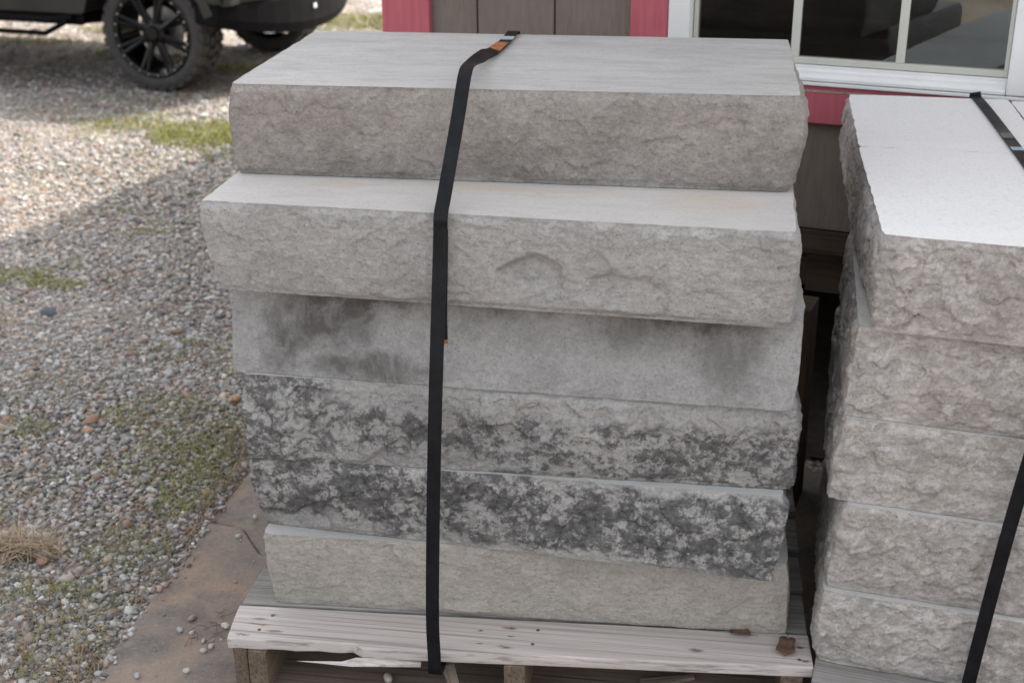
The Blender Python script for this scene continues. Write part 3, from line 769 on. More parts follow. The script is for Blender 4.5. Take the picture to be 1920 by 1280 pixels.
shade_earth = plain('dark_shade_earth', (0.045, 0.034, 0.026), 0.95, var=0.4, nscale=25, bump=0.5)  # dark ground colour stands in for the deep shade under the shed
tag(mk('under_shed_shade', [(L - .02, -0.10, GZ + .012), (R_ + .02, -0.10, GZ + .012), (R_ + .02, DP, GZ + .012), (L - .02, DP, GZ + .012)], [(0, 1, 2, 3)], shade_earth, None, (0.98, 0.95, 0.0), SY), kind='structure')  # sheet added over the gravel so the gap looks black
W('light_stop_board', lambda m: m.box(L + .006, L + .022, 0.05, DP - .05, GZ, ZB - .04), M_['darkwood'])  # unseen boards on three sides, added to keep light out from under the shed
W('light_stop_board', lambda m: m.box(R_ - .022, R_ - .006, 0.05, DP - .05, GZ, ZB - .04), M_['darkwood'])
W('light_stop_board', lambda m: m.box(L + .03, R_ - .03, DP - .03, DP - .012, GZ, ZB - .04), M_['darkwood'])
# siding boards with recessed grooves
gr = -0.787 - 0.202
k = 0
while gr + k * 0.202 < R_ - .05:
    x0 = max(gr + k * 0.202 + 0.0020, L + 0.01); x1 = min(gr + (k + 1) * 0.202 - 0.0020, R_ - 0.01)
    segs = [(x0, x1, ZB, ZT)]
    if x1 > WX0 and x0 < WX1:
        segs = []
        if x0 < WX0 - .01: segs.append((x0, WX0 - 0.004, ZB, ZT)); x0 = WX0 - .001
        xe = x1
        if x1 > WX1 + .01: segs.append((WX1 + 0.004, x1, ZB, ZT)); xe = WX1 + .001
        segs += [(x0, xe, WZ1 + .012, ZT)]
        if not (0.0 < x0 < 0.1): segs += [(x0, 0.2195 if -0.19 < x0 < -0.1 else xe, ZB, WZ0 - .012)]
    for (a, b, c, d) in segs:
        W('siding_board', lambda m: m.box(a, b, 0.0, 0.015, c, d), M_['siding'], bevel=0.0025)
    k += 1
W('corner_trim', lambda m: m.box(L - .014, -0.908, -0.020, -0.0005, ZB, ZT - .06), M_['red'], bevel=0.002)
W('corner_trim', lambda m: m.box(L - .016, L - .0005, -0.0195, 0.09, ZB, ZT - .06), M_['red'], bevel=0.002)
W('corner_trim', lambda m: m.box(R_ - .115, R_ + .01, -0.020, -0.0005, ZB, ZT - .06), M_['red'], bevel=0.002)
W('window_trim', lambda m: m.box(-0.389, -0.300, -0.022, -0.0005, 0.867, 1.86), M_['red'], bevel=0.002)
W('window_trim', lambda m: m.box(0.501, 0.592, -0.022, -0.0005, 0.867, 1.86), M_['red'], bevel=0.002)
W('window_trim', lambda m: m.box(-0.389, 0.592, -0.0225, -0.0005, 0.781, 0.8655), M_['red'], bevel=0.002)
W('window_trim', lambda m: m.box(-0.299, 0.500, -0.022, -0.0005, 1.772, 1.86), M_['red'], bevel=0.002)
win = W('window', lambda m: (m.box(WX0, -0.247, -0.028, 0.04, 0.8765, WZ1), m.box(0.447, WX1, -0.028, 0.04, 0.8765, WZ1), m.box(WX0 + .001, WX1 - .001, -0.027, 0.039, WZ1 + .0005, WZ1 + .02)), M_['white'], bevel=0.003)
def sillf(m):
    m.prof([(-0.026, 0.8765), (-0.026, 0.884), (-0.022, 0.887), (-0.012, 0.888), (-0.012, 0.896), (-0.003, 0.898), (-0.003, 0.9065), (0.038, 0.9065), (0.038, 0.8765)], -0.246, 0.446)
W('sill', sillf, M_['white'], win, 0.0015)
W('sill_lip', lambda m: m.prof([(-0.031, 0.8675), (-0.031, 0.874), (0.0, 0.8760), (0.0, 0.8675)], WX0, WX1), M_['white'], win, 0.001)
W('sash', lambda m: (m.box(-0.245, 0.445, 0.004, 0.03, 0.908, 0.9215), m.box(-0.245, -0.2365, 0.004, 0.03, 0.9216, WZ1 - .002), m.box(0.4365, 0.445, 0.004, 0.03, 0.9216, WZ1 - .002)), M_['creamy'], win, 0.001)
for x in (-0.0105, 0.2205):
    W('muntin', lambda m: m.box(x - 0.0095, x + 0.0095, 0.008, 0.014, 0.922, WZ1 - .003), M_['creamy'], win, 0.001)
W('muntin', lambda m: m.box(-0.235, 0.435, 0.0085, 0.0135, 1.33, 1.348), M_['creamy'], win, 0.001)
for a, b in ((-0.236, -0.0205), (-0.0005, 0.2105), (0.2305, 0.436)):
    for c, d in ((0.9225, 1.3295), (1.3485, WZ1 - .003)):
        W('pane', lambda m: m.box(a, b, 0.0165, 0.0195, c, d), M_['glass'], win)
# rubbed sealant line on the red board
W('caulk_line', lambda m: m.box(-0.02, 0.48, -0.0240, -0.0228, 0.852, 0.8565), plain('worn_caulk', (0.33, 0.27, 0.22), 0.8, var=0.4, nscale=40), sh)
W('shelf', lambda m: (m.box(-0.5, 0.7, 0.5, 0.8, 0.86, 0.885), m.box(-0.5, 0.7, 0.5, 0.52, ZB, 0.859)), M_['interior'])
# low pitched roof, unseen; eaves reach out front and left, shaped to cast the shade
ex, ey = 0.47, 0.40
rf = MB()
mid = (L + R_) / 2
rf.add([(L - ex, -ey, ZT - .02), (mid, -ey, ZT + .55), (R_ + ex, -ey, ZT - .02), (L - ex, DP + ey * .6, ZT - .02), (mid, DP + ey * .6, ZT + .55), (R_ + ex, DP + ey * .6, ZT - .02),
        (L - ex, -ey, ZT + .03), (mid, -ey, ZT + .60), (R_ + ex, -ey, ZT + .03), (L - ex, DP + ey * .6, ZT + .03), (mid, DP + ey * .6, ZT + .60), (R_ + ex, DP + ey * .6, ZT + .03)],
       [(0, 3, 4, 1), (1, 4, 5, 2), (6, 7, 10, 9), (7, 8, 11, 10), (0, 1, 7, 6), (1, 2, 8, 7), (3, 9, 10, 4), (4, 10, 11, 5), (0, 6, 9, 3), (2, 5, 11, 8)])
rf.build('roof', M_['roof'], sh)
g = MB(); g.add([(L, 0.0, ZT + .001), (R_, 0.0, ZT + .001), (mid, 0.0, ZT + .545), (L, 0.05, ZT + .001), (R_, 0.05, ZT + .001), (mid, 0.05, ZT + .545)], [(0, 1, 2), (3, 5, 4), (0, 2, 5, 3), (1, 4, 5, 2), (0, 3, 4, 1)])
g.build('gable', M_['siding'], sh)

# ------------------------------------------------------------------ pickup truck
TY = math.atan2(-0.187, 0.982)
tk = empty('pickup_truck', (-2.10, 4.57, GZ), TY, 'dark grey pickup truck with black wheels and a black step bar, parked on the gravel', 'truck')
paint = plain('dark_olive_paint', (0.022, 0.023, 0.022), 0.35, 0.1, var=0.06, spec=0.4)
blackp = plain('black_plastic', (0.004, 0.004, 0.005), 0.65, var=0.2, spec=0.1)
rubber = plain('tyre_rubber', (0.045, 0.043, 0.042), 0.85, var=0.25, nscale=20, bump=0.2)
rimm = plain('black_rim', (0.003, 0.003, 0.0035), 0.22, 0.0, var=0.1, spec=0.25)
chrome = plain('bright_metal', (0.6, 0.6, 0.6), 0.25, 1.0, var=0.05)
grey_m = plain('dull_bolt_metal', (0.35, 0.34, 0.33), 0.4, 0.7, var=0.1)
RW, TWd = 0.306, 0.225
def wheel(s, t, flip):
    """wheel with its outer face at t; flip=-1 for the far side"""
    e = empty('wheel', (0, 0, 0)); e.parent = tk; e.location = Vector((s, t, RW + 0.002)) * K
    e.rotation_euler = (0, random.uniform(0, 1), math.pi if flip < 0 else 0)
    m = MB().lathe_y([(0.228, 0.012), (0.242, 0.002), (0.275, 0.0), (0.292, 0.010), (0.300, 0.022), (0.300, TWd - .022), (0.292, TWd - .01), (0.275, TWd), (0.24, TWd - .002), (0.228, TWd - .02)], 56, True)
    m.build('tyre', rubber, e, smooth=True)
    lg = MB()
    for k in range(30):
        for (y0, y1, ph, tw) in ((0.006, 0.062, 0, 0.35), (0.068, 0.108, 0.5, -0.3), (0.116, 0.156, 0.1, 0.3), (0.162, TWd - .006, 0.6, -0.35)):
            a = 2 * math.pi * (k + ph) / 30; h = 0.066
            vs = []
            for r in (0.290, 0.3135):
                for (aa, yy) in ((-h, y0), (h, y0), (h + tw * .09, y1), (-h + tw * .09, y1)):
                    rr = r - (0.012 if (yy < 0.01 or yy > TWd - .01) else 0)
                    vs.append((rr * math.sin(a + aa), yy, rr * math.cos(a + aa)))
            lg.add(vs, [(0, 3, 2, 1), (4, 5, 6, 7), (0, 1, 5, 4), (1, 2, 6, 5), (2, 3, 7, 6), (3, 0, 4, 7)])
    tag(lg.build('tread', rubber, e), kind='stuff')
    rm = MB().lathe_y([(0.231, 0.006), (0.222, 0.002), (0.206, 0.006), (0.203, 0.03), (0.200, TWd - .03), (0.228, TWd - .02)], 48)
    for k in range(8):
        a = 2 * math.pi * k / 8
        for da in (-0.085, 0.085):
            p0 = (0.055 * math.sin(a + da * .3), 0.034, 0.055 * math.cos(a + da * .3)); p1 = (0.212 * math.sin(a + da), 0.012, 0.212 * math.cos(a + da))
            rm.tube([p0, p1], [0.019, 0.012], 6)
    rm.lathe_y([(0.0, 0.004), (0.034, 0.006), (0.040, 0.016), (0.066, 0.022), (0.070, 0.06), (0.0, 0.06)], 24)
    rm.build('rim', rimm, e)
    bl = MB()
    for k in range(24):
        a = 2 * math.pi * (k + 0.5) / 24
        bl.tube([(0.216 * math.sin(a), 0.006, 0.216 * math.cos(a)), (0.216 * math.sin(a), -0.002, 0.216 * math.cos(a))], 0.0055, 6)
    tag(bl.build('rim_bolts', grey_m, e), kind='stuff')
    MB().lathe_y([(0.0, 0.10), (0.13, 0.10), (0.13, 0.115), (0.0, 0.115)], 24).build('brake_disc', grey_m, e)
wheel(0, 0, 1); wheel(-3.0, 0, 1); wheel(0, 1.42, -1); wheel(-3.0, 1.42, -1)
def tp(name, mat, f, bevel=0.0, smooth=False):
    m = MB(); f(m); return m.build(name, mat, tk, bevel=bevel, smooth=smooth)
# side profile in (s, z); arches cut by polygons
def arch(c, r, z0, n=12):
    a0 = math.asin((z0 - RW) / r) if abs((z0 - RW) / r) < 1 else 0
    return [(c + r * math.cos(math.pi - a0 - (math.pi - 2 * a0) * i / n), RW + r * math.sin(math.pi - a0 - (math.pi - 2 * a0) * i / n)) for i in range(n + 1)]
low = [(-3.72, 0.46)] + [(-3.70, 0.40)] + arch(-3.0, 0.37, 0.40) + [(-2.6, 0.385), (-0.41, 0.395)] + arch(0.0, 0.375, 0.41) + [(0.42, 0.46), (0.50, 0.475)]
up = [(0.54, 0.80), (0.52, 1.02), (-0.62, 1.05), (-0.72, 1.50), (-1.9, 1.55), (-2.55, 1.12), (-3.65, 0.98), (-3.78, 0.70)]
def side_prism(poly, y0, y1):
    n = len(poly)
    V = [(s, y0, z) for s, z in poly] + [(s, y1, z) for s, z in poly]
    F = [tuple(range(n)), tuple(range(2 * n - 1, n - 1, -1))] + [((i + 1) % n, i, n + i, n + (i + 1) % n) for i in range(n)]
    return V, F
V, F = side_prism(low + up, -0.02, 1.44)
mk('body', V, F, paint, tk)
# fender flares
for c in (0.0, -3.0):
    for (y0, y1) in ((-0.055, -0.0205), (1.4405, 1.475)):
        a = arch(c, 0.375, 0.41); b = arch(c, 0.43, 0.43)
        poly = a + b[::-1]
        V, F = side_prism(poly, y0, y1); mk('fender_flare', V, F, blackp if c < -1 else paint, tk)
for y0, y1 in ((-0.024, -0.0205), (1.4405, 1.444)):
    for poly in ([(-2.35, 1.14), (-1.85, 1.46), (-1.38, 1.46), (-1.38, 1.14)], [(-1.30, 1.14), (-1.30, 1.46), (-0.82, 1.44), (-0.76, 1.14)]):
        V, F = side_prism(poly, y0, y1); mk('side_window', V, F, M_['glass'], tk)
tp('rocker_panel', blackp, lambda m: m.box(-2.58, -0.42, 0.0, 0.10, 0.33, 0.384), 0.01)
# bumper: swept plan, bottom rising towards its ends
def bump_f(m):
    n = 14; V = []; F = []
    for i in range(n + 1):
        t = -0.05 + 1.52 * i / n; q = (i / n - 0.5) * 2
        s = 0.42 + 0.20 * (1 - abs(q) ** 2.2); zb = 0.265 + 0.10 * abs(q) ** 2.0; zt = 0.47
        for (ds, z) in ((0, zb), (0.02, zb + .05), (0.02, zt), (-0.12, zt), (-0.12, zb + .02)):
            V.append((s + ds, t, z))
    for i in range(n):
        for k in range(5):
            k2 = (k + 1) % 5
            F.append((i * 5 + k, i * 5 + k2, i * 5 + 5 + k2, i * 5 + 5 + k))
    F.append((4, 3, 2, 1, 0)); F.append(tuple(n * 5 + k for k in range(5)))
    m.add(V, F)
tp('bumper', blackp, bump_f, 0.006)
tp('bumper_skin', paint, lambda m: m.xf(lambda x, y, z: (x, y, z)) if False else m.prism([(0.36, -0.055), (0.45, -0.045), (0.57, 0.20), (0.635, 0.55), (0.635, 0.87), (0.57, 1.22), (0.45, 1.465), (0.36, 1.475)], 0.472, 0.70), 0.02)
tp('underbody', blackp, lambda m: (m.box(-3.5, 0.45, 0.35, 0.42, 0.34, 0.44), m.box(-3.5, 0.45, 1.0, 1.07, 0.34, 0.44), m.box(-2.5, -0.45, 0.2, 1.25, 0.385, 0.42)))
tp('axle', blackp, lambda m: (m.tube([(0, 0.15, RW), (0, 1.28, RW)], 0.045, 10), m.tube([(-0.13, 0.72, RW), (0.13, 0.72, RW)], [0.08, 0.1], 12)))
tp('axle', blackp, lambda m: m.tube([(-3, 0.15, RW), (-3, 1.28, RW)], 0.045, 10))
tp('exhaust_tip', chrome, lambda m: m.tube([(0.25, 0.55, 0.30), (0.52, 0.50, 0.285)], 0.032, 12))
tp('reflector', plain('pale_lens', (0.7, 0.7, 0.68), 0.2), lambda m: m.box(0.641, 0.646, 0.60, 0.63, 0.38, 0.405))
# step bar with a dropped step
def nerf(m):
    m.tube([(-2.5, -0.06, 0.365), (-0.55, -0.06, 0.365), (-0.46, -0.02, 0.372)], 0.021, 10)
    for c in (-0.72, -1.9):
        m.tube([(c - 0.22, -0.065, 0.362), (c - 0.17, -0.10, 0.300), (c + 0.14, -0.10, 0.300), (c + 0.26, -0.065, 0.362)], 0.014, 8)
tp('step_bar', blackp, nerf)
tp('mud_guard', blackp, lambda m: m.prof([(0.0, 0.34), (0.0, 0.42), (0.2, 0.42), (0.2, 0.32)], -0.43, -0.405))

# post foot at the left picture edge
pf = MB().lathe_y([(0.0, 0.0), (0.055, 0.0), (0.05, 0.02), (0.036, 0.045), (0.028, 0.12), (0.026, 0.55), (0.0, 0.55)], 20)
pf.xf(lambda x, y, z: (x, z, y))
o = pf.build('post', plain('pale_blue_green_metal', (0.45, 0.55, 0.54), 0.5), None, (-3.0, 4.50, GZ), smooth=True)
tag(o, 'pale blue-green metal post with a flared foot at the left picture edge', 'post')

# ------------------------------------------------------------------ gravel (stuff)
PAL = np.array([(0.31, 0.300, 0.290), (0.40, 0.385, 0.37), (0.50, 0.482, 0.462), (0.24, 0.234, 0.232), (0.13, 0.13, 0.137), (0.34, 0.275, 0.23), (0.43, 0.37, 0.32), (0.36, 0.24, 0.165), (0.25, 0.165, 0.125), (0.60, 0.585, 0.56)])
PW = np.array([20, 20, 12, 14, 9, 10, 10, 2, 3, 4.0]); PW /= PW.sum()
def gravel_mat():
    t = NT('pebbles')
    at = t.n('ShaderNodeAttribute'); at.attribute_name = 'col'
    c = t.mix(t.ramp(t.noise(160, 4, 0.7), [(0.3, 0.25), (0.6, 0.0)]), at.outputs['Color'], (0.12, 0.10, 0.09))
    return t.fin(c, 0.85, t.bump(t.noise(220, 3, 0.7), 0.25, 0.001), spec=0.3)
M_['pebble'] = gravel_mat()
ICO_V = np.array([(0, 0, 1)] + [(0.894 * math.cos(a), 0.894 * math.sin(a), 0.447) for a in np.arange(5) * 2 * math.pi / 5] + [(0.894 * math.cos(a), 0.894 * math.sin(a), -0.447) for a in (np.arange(5) + .5) * 2 * math.pi / 5] + [(0, 0, -1)])
ICO_F = np.array([(0, 1 + i, 1 + (i + 1) % 5) for i in range(5)] + [(1 + i, 6 + i, 1 + (i + 1) % 5) for i in range(5)] + [(6 + i, 6 + (i + 1) % 5, 1 + (i + 1) % 5) for i in range(5)] + [(11, 6 + (i + 1) % 5, 6 + i) for i in range(5)])
OCT_V = np.array([(1, 0, 0), (0, 1, 0), (-1, 0, 0), (0, -1, 0), (0, 0, 1.0)])
OCT_F = np.array([(0, 1, 4), (1, 2, 4), (2, 3, 4), (3, 0, 4)])
rng = np.random.default_rng(5)
def soil(x, y):            # where bare earth / grass shows between the stones: 0..1
    return fbm(x * 1.3, y * 1.3, 0 * x, 77, 4, 0.6)
def pebbles(name, region, dens, smin, smax, BV, BF, on_pad=False):
    x0, x1, y0, y1 = region
    n = int((x1 - x0) * (y1 - y0) * K * K * dens)
    x = rng.uniform(x0, x1, n); y = rng.uniform(y0, y1, n)
    keep = rng.uniform(0, 1, n) > sstep(0.10, 0.55, soil(x, y)) * 0.75
    keep &= ~((x > -0.270 + 0.035 * rng.uniform(0, 1, len(x)) ** 2.5 + 0.02 * fbm(x * 0, y * 9, 0 * x, 12, 2)) & (y < 0.74) & (y > -0.75))
    if on_pad: keep = rng.uniform(0, 1, n) < (0.15 + 0.85 * sstep(0.1, .4, fbm(x * 9, y * 9, 0 * x, 33, 3)))
    x, y = x[keep], y[keep]; n = len(x)
    s = smin + (smax - smin) * rng.uniform(0, 1, n) ** 3.0
    big = rng.uniform(0, 1, n) < 0.022; s[big] *= 1.9
    th = rng.uniform(0, 2 * math.pi, n)
    sx, sy, sz = s * rng.uniform(.85, 1.35, n), s * rng.uniform(.6, 1.0, n), s * rng.uniform(.4, .75, n)
    m = len(BV)
    P = BV[None] * (1 + rng.uniform(-.34, .30, (n, m, 1)))
    P = P * np.stack([sx, sy, sz], -1)[:, None]
    tl = rng.normal(0, .3, n)
    cz, sn = np.cos(tl)[:, None], np.sin(tl)[:, None]
    P = np.stack([P[..., 0] * cz - P[..., 2] * sn, P[..., 1], P[..., 0] * sn + P[..., 2] * cz], -1)
    c, sn = np.cos(th)[:, None], np.sin(th)[:, None]
    zc = np.where((x > -0.262) & (y < .74), 0.0, GZ) + sz * rng.uniform(-.25, .55, n) + rng.uniform(0, .003, n)
    Q = np.stack([P[..., 0] * c - P[..., 1] * sn + x[:, None], P[..., 0] * sn + P[..., 1] * c + y[:, None], P[..., 2] + zc[:, None]], -1)
    F = (BF[None] + (np.arange(n) * m)[:, None, None]).reshape(-1, 3)
    me = bpy.data.meshes.new(name)
    me.vertices.add(n * m); me.vertices.foreach_set('co', (Q * K).reshape(-1))
    nf = len(F)
    me.loops.add(nf * 3); me.loops.foreach_set('vertex_index', F.reshape(-1).astype(np.int32))
    me.polygons.add(nf); me.polygons.foreach_set('loop_start', np.arange(nf, dtype=np.int32) * 3)
    me.update(calc_edges=True); me.validate()
    ci = rng.choice(len(PAL), n, p=PW)
    cc = PAL[ci] * rng.uniform(.75, 1.2, (n, 1))
    at = me.color_attributes.new('col', 'FLOAT_COLOR', 'POINT')
    at.data.foreach_set('color', np.concatenate([np.repeat(cc, m, 0), np.ones((n * m, 1))], 1).reshape(-1))
    me.materials.append(M_['pebble'])
    o = bpy.data.objects.new(name, me); COL.objects.link(o)
    return tag(o, kind='stuff')
pebbles('gravel', (-1.9, 0.1, -0.8, 2.3), 11500, 0.0030, 0.0108, ICO_V, ICO_F)
pebbles('grit', (-0.262, -0.02, -0.35, 0.5), 260, 0.0012, 0.0045, ICO_V, ICO_F, True)
pebbles('gravel', (-3.4, 0.1, 2.3, 4.6), 4600, 0.005, 0.0135, ICO_V, ICO_F)
pebbles('gravel', (-6.5, 0.6, 4.6, 9.5), 750, 0.009, 0.019, OCT_V, OCT_F)

# ------------------------------------------------------------------ grass (stuff)
def grass_mat(name, a, b):
    t = NT(name)
    at = t.n('ShaderNodeAttribute'); at.attribute_name = 'col'
    c = t.mix(at.outputs['Fac'], a, b)
    return t.fin(c, 0.7, spec=0.2)
gm_green = grass_mat('green_grass', (0.085, 0.10, 0.02), (0.33, 0.33, 0.09))
gm_dry = grass_mat('dry_grass', (0.12, 0.085, 0.05), (0.31, 0.235, 0.15))
def blades(name, patches, mat, kind='stuff', label=None, cat=None, org=(0, 0, 0)):
    """patches: (x, y, rx, ry, count, length, flatness)"""
    VV = []; CC = []
    for (px, py, rx, ry, n, ln, flat) in patches:
        a = rng.uniform(0, 2 * math.pi, n); r = np.sqrt(rng.uniform(0, 1, n)) * np.clip(1 + 0.45 * fbm(np.cos(a) * 1.5 + px * 7, np.sin(a) * 1.5 + py * 7, 0 * a, 9, 3), .3, 1.6)
        x = px + rx * r * np.cos(a); y = py + ry * r * np.sin(a)
        h = ln * rng.uniform(.4, 1.1, n); d = rng.uniform(0, 2 * math.pi, n)
        lean = flat * h * rng.uniform(.4, 1.2, n); w = np.clip(h * 0.03, .0005, .0012)
        up_ = h * np.sqrt(np.clip(1 - flat ** 2 * .8, .04, 1)) * rng.uniform(.6, 1, n)
        dx, dy = np.cos(d), np.sin(d)
        ox, oy = -dy * w, dx * w
        z0 = np.full(n, GZ + 0.002) + rng.uniform(0, .006, n)
        b0 = np.stack([x - ox, y - oy, z0], -1); b1 = np.stack([x + ox, y + oy, z0], -1)
        m0 = np.stack([x + dx * lean * .4 - ox * .8, y + dy * lean * .4 - oy * .8, z0 + up_ * .65], -1); m1 = np.stack([x + dx * lean * .4 + ox * .8, y + dy * lean * .4 + oy * .8, z0 + up_ * .65], -1)
        tp_ = np.stack([x + dx * lean, y + dy * lean, z0 + up_ * np.where(rng.uniform(0, 1, n) < .5, 1.0, .7)], -1)
        VV.append(np.stack([b0, b1, m0, m1, tp_], 1)); CC.append(rng.uniform(0, 1, n))
    V = np.concatenate(VV); n = len(V); cc = np.repeat(np.concatenate(CC), 5)
    F = []
    for i in range(n):
        b = i * 5; F.append((b, b + 1, b + 3, b + 2)); F.append((b + 2, b + 3, b + 4))
    o = mk(name, V.reshape(-1, 3) - np.array(org), F, mat, loc=org)
    at = o.data.attributes.new('col', 'FLOAT', 'POINT'); at.data.foreach_set('value', cc)
    if kind: tag(o, kind=kind)
    else: tag(o, label, cat)
    return o
gp = [(-1.50, 3.72, 0.34, 0.22, 3600, 0.050, .7), (-1.55, 3.75, 0.75, 0.42, 1800, 0.035, .8), (-1.9, 4.2, 0.8, 0.4, 900, 0.03, .8), (-1.5, 3.0, 0.6, 0.4, 600, 0.03, .8), (-1.95, 3.85, 0.2, 0.16, 700, 0.04, .7), (-1.35, 3.6, 0.2, 0.3, 1200, 0.04, .7),
      (-1.45, 1.78, 0.16, 0.07, 900, 0.03, .8), (-1.28, 1.72, 0.1, 0.05, 400, 0.03, .8), (-0.60, 0.85, 0.14, 0.12, 800, 0.026, .8), (-0.47, 0.62, 0.14, 0.14, 1000, 0.026, .8), (-0.36, 0.72, 0.1, 0.18, 800, 0.03, .8),
      (-0.75, 2.1, 0.1, 0.08, 350, 0.03, .8), (-0.62, 1.9, 0.08, 0.1, 350, 0.03, .8), (-0.68, 2.6, 0.1, 0.2, 500, 0.03, .8), (-0.5, 1.3, 0.09, 0.2, 450, 0.028, .8),
      (-0.44, 0.0, 0.12, 0.07, 450, 0.022, .8), (-0.62, 0.02, 0.08, 0.07, 420, 0.022, .8), (-0.36, -0.16, 0.09, 0.1, 380, 0.022, .8), (-0.40, 0.2, 0.12, 0.08, 600, 0.024, .8), (-0.8, 0.45, 0.2, 0.1, 350, 0.022, .8), (-0.95, 0.95, 0.2, 0.12, 350, 0.022, .8),
      (-0.75, 1.25, 0.12, 0.06, 260, 0.025, .8), (-0.9, 0.72, 0.1, 0.07, 200, 0.03, .8), (-0.35, 0.45, 0.08, 0.12, 700, 0.026, .8),
      (-1.75, 6.75, 0.9, 0.30, 5000, 0.055, .6), (-0.9, 6.9, 0.9, 0.35, 4500, 0.055, .6), (-2.6, 5.55, 0.35, 0.08, 700, 0.05, .6), (-3.4, 5.9, 0.5, 0.1, 700, 0.05, .6), (-2.9, 6.3, 0.5, 0.1, 900, 0.06, .6), (-2.2, 4.35, 0.25, 0.05, 200, 0.04, .7),
      (-1.9, 5.2, 0.2, 0.1, 400, 0.05, .6)]
for i in range(110):
    x, y = rng.uniform(-2.4, -0.3), rng.uniform(-0.3, 4.2)
    gp.append((x, y, rng.uniform(.03, .12), rng.uniform(.02, .08), int(rng.uniform(25, 130)), 0.026, .8))
blades('grass', gp, gm_green)
dp = [(-0.285, 0.62, 0.03, 0.16, 110, 0.06, .95), (-0.275, 0.40, 0.03, 0.14, 150, 0.06, .96), (-0.285, 0.10, 0.03, 0.12, 90, 0.05, .95), (-0.31, 0.75, 0.06, 0.12, 110, 0.07, .9), (-0.40, -0.17, 0.14, 0.10, 260, 0.045, .97), (-0.52, -0.10, 0.12, 0.1, 110, 0.045, .97),
      (-0.38, 0.28, 0.12, 0.08, 120, 0.05, .97), (-0.3, 1.0, 0.08, 0.25, 220, 0.06, .9), (-0.3, 1.35, 0.08, 0.25, 160, 0.06, .9), (-0.30, -0.25, 0.04, 0.08, 80, 0.06, .95), (-0.24, 0.3, 0.05, 0.15, 14, 0.10, .98), (-0.25, 0.55, 0.04, 0.1, 14, 0.11, .9)]
for i in range(50):
    x, y = rng.uniform(-1.8, -0.3), rng.uniform(-0.3, 3.0)
    dp.append((x, y, rng.uniform(.04, .12), rng.uniform(.03, .08), int(rng.uniform(8, 45)), 0.04, .97))
blades('dry_grass', dp, gm_dry)
o = blades('straw_tuft', [(-0.635, 0.165, 0.04, 0.028, 240, 0.11, .97), (-0.58, 0.168, 0.05, 0.02, 150, 0.12, .985)], grass_mat('straw', (0.22, 0.16, 0.10), (0.46, 0.36, 0.245)), None, 'tuft of dry tan straw lying on the gravel at the lower left', 'straw tuft', (-0.62, 0.165, GZ))

# ------------------------------------------------------------------ loose stones, leaves
def rock(x, y, z, s, col, label, group, flat=0.6, seed=0):
    import bmesh
    bm = bmesh.new(); bmesh.ops.create_icosphere(bm, subdivisions=2, radius=1)
    bm.verts.ensure_lookup_table()
    co = np.array([v.co[:] for v in bm.verts])
    d = 1 + 0.22 * facets(co[:, 0] * 1.0 + co[:, 2] * .6 + 9 + seed, co[:, 1] + 5, 0.9, seed) + 0.28 * fbm(co[:, 0] * 1.1, co[:, 1] * 1.1, co[:, 2] * 1.1, seed, 3)
    th = seed * 1.7
    co = co * d[:, None] * np.array([s * 1.15, s * .8, s * flat])
    co = np.stack([co[:, 0] * math.cos(th) - co[:, 1] * math.sin(th), co[:, 0] * math.sin(th) + co[:, 1] * math.cos(th), co[:, 2]], -1)
    F = [tuple(v.index for v in f.verts) for f in bm.faces]; bm.free()
    key = 'rock_%s' % str(col)
    if key not in M_: M_[key] = plain('loose_stone', col, 0.85, var=0.2, nscale=60, bump=0.3, bscale=150)
    o = mk('loose_stone', co, F, M_[key], loc=(x, y, z + s * flat * 0.72))
    return tag(o, label, 'stone', group)
GL, GP = 'larger stones lying in the gravel', 'loose stones lying on the brown pavement'
wh, da, og, br, gy = (0.42, 0.40, 0.375), (0.10, 0.105, 0.12), (0.37, 0.235, 0.15), (0.25, 0.155, 0.105), (0.34, 0.34, 0.34)
ROCKS = [(-1.2, 1.48, 0.026, da, 'dark slate stone lying alone in the gravel at far left', .7), (-0.745, 0.785, 0.030, br, 'flat rusty brown stone beside an orange one, left of the stack base', .45), (-0.73, 0.735, 0.018, og, 'orange stone just in front of a flat brown one', .6),
         (-0.93, 1.30, 0.018, br, 'rust coloured stone standing out in the mid gravel', .6), (-0.75, 1.40, 0.018, br, 'small reddish brown stone in the gravel nearest the third slab', .6), (-0.82, 1.22, 0.016, br, 'dull red stone between two others in the mid gravel', .6),
         (-0.66, 1.10, 0.016, wh, 'round white pebble in the gravel, left of the fourth slab', .7), (-0.70, 1.28, 0.020, gy, 'smooth grey stone above the white pebble', .7), (-0.42, 0.96, 0.022, og, 'orange tan stone close to the left side of the stack', .6),
         (-0.56, 0.97, 0.016, og, 'small bright orange pebble standing in the gravel', .7), (-0.56, 0.14, 0.020, (0.38, 0.24, 0.17), 'brown stone beside the straw tuft', .6)]
for i, (x, y, s, c, l, f) in enumerate(ROCKS):
    rock(x, y, GZ, s * .8, c, l, GL, f, 11 + i)
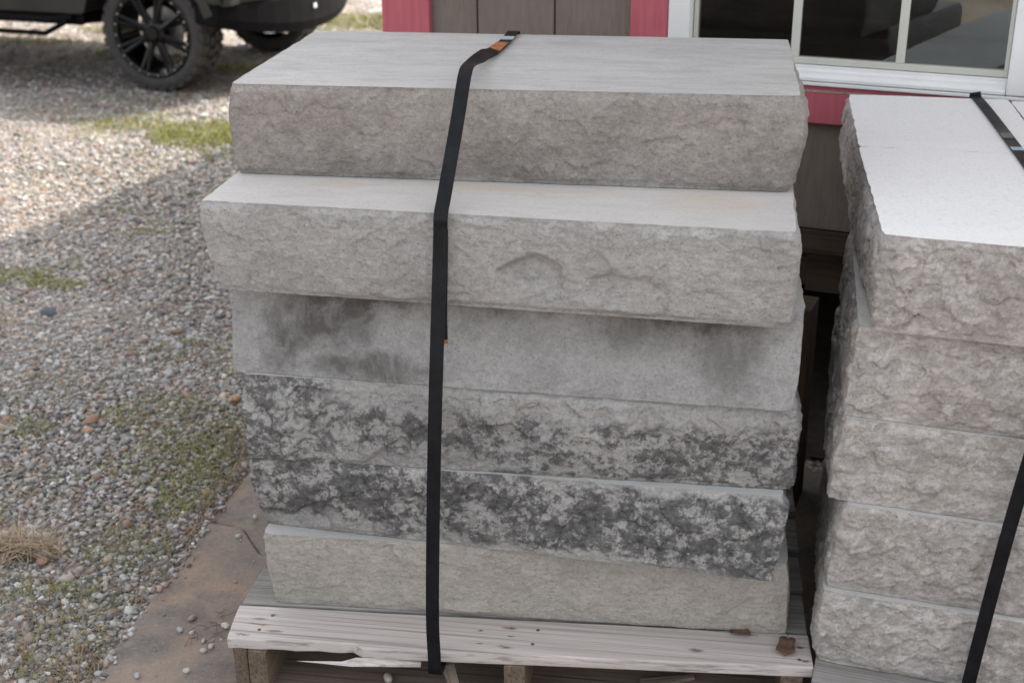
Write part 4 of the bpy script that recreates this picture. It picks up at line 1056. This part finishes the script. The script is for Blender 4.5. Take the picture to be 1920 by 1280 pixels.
PADR = [(-0.168, 0.262, 0.0075, wh, 'white oval pebble on the pavement, highest of the loose ones'), (-0.116, 0.092, 0.005, og, 'tiny tan pebble alone on the pavement'), (-0.155, -0.045, 0.009, (0.27, 0.23, 0.18), 'brown grey pebble on the pavement near a twig'),
        (-0.165, -0.085, 0.008, gy, 'grey pebble below the brown one on the pavement'), (-0.140, -0.090, 0.006, wh, 'small white pebble right of the grey one'), (-0.082, -0.062, 0.010, (0.55, 0.46, 0.40), 'pinkish white stone against the left end of the pallet'),
        (-0.088, -0.128, 0.008, wh, 'white pebble, upper of a close pair by the pallet'), (-0.098, -0.142, 0.007, wh, 'white pebble, lower of a close pair by the pallet'), (-0.108, -0.112, 0.006, gy, 'pale pebble just above the close pair'),
        (-0.105, -0.205, 0.008, wh, 'white pebble at the lower edge of the view on the pavement'), (-0.19, -0.232, 0.008, gy, 'grey stone at the bottom of the pavement'), (-0.262, -0.235, 0.008, gy, 'grey stone on the left rim of the pavement'), (-0.158, 0.345, 0.008, gy, 'grey pebble on the pavement edge beside dry grass')]
for i, (x, y, s, c, l) in enumerate(PADR):
    rock(x, y, 0, s * .85, c, l, GP, .75, 41 + i)
rock(0.272, -0.205, 0.020, 0.010, (0.42, 0.38, 0.32), 'pale pebble lying under the pallet front board', None, .8, 77)

leafm = plain('dry_leaf', (0.115, 0.065, 0.043), 0.7, var=0.35, nscale=50, bump=0.3)
def leaf(x, y, z, s, rz, label, curl=0.25):
    n = 10; V = []; F = []
    for i in range(n + 1):
        t_ = i / n; w = (0.07 + 0.20 * math.sin(min(t_, .3) * 5.2) * (1 - 1.1 * max(0, t_ - .3)) + 0.42 * max(0, t_ - .35) ** 1.3) * (1 if t_ < .9 else (1.02 - t_) * 8) 
        zc = 0.10 * math.sin(t_ * 3.2) + 0.04 * math.sin(t_ * 9)
        for j, a in enumerate((-1, -.5, 0, .5, 1)):
            V.append((a * w * s, t_ * s, (zc + curl * abs(a) ** 1.5 * .35 + .02) * s))
    for i in range(n):
        for j in range(4):
            F.append((i * 5 + j, i * 5 + j + 1, i * 5 + 6 + j, i * 5 + 5 + j))
    b = len(V); m = len(V)
    o = mk('dry_leaf', V, F, leafm, loc=(x, y, z), rz=rz, smooth=True)
    md = o.modifiers.new('thick', 'SOLIDIFY'); md.thickness = 0.0006
    stem = MB().tube([(0, 0, 0.02 * s), (0.02 * s, -0.18 * s, 0.05 * s), (0.05 * s, -0.34 * s, 0.03 * s)], 0.012 * s, 5)
    stem.build('stem', leafm, o)
    return tag(o, label, 'leaf', 'fallen leaves on the pallet')
leaf(0.968, -0.140, 0.1292, 0.052, math.radians(172), 'brown crumpled dry leaf at the right end of the pallet front board')
leaf(0.905, -0.138, 0.1292, 0.036, math.radians(80), 'small brown leaf tucked against the bottom slab')
tw = MB()
for i in range(14):
    x, y = random.uniform(-.13, -.07), random.uniform(-.12, -.03); a = random.uniform(0, 6.28); l = random.uniform(.015, .04)
    tw.tube([(x, y, .002), (x + l * math.cos(a) * .5, y + l * math.sin(a) * .5, .004 + random.uniform(0, .006)), (x + l * math.cos(a + .4), y + l * math.sin(a + .4), .003)], 0.0006, 4)
o = tw.build('twig_litter', plain('twig', (0.10, 0.075, 0.05), 0.8), None); tag(o, kind='stuff')
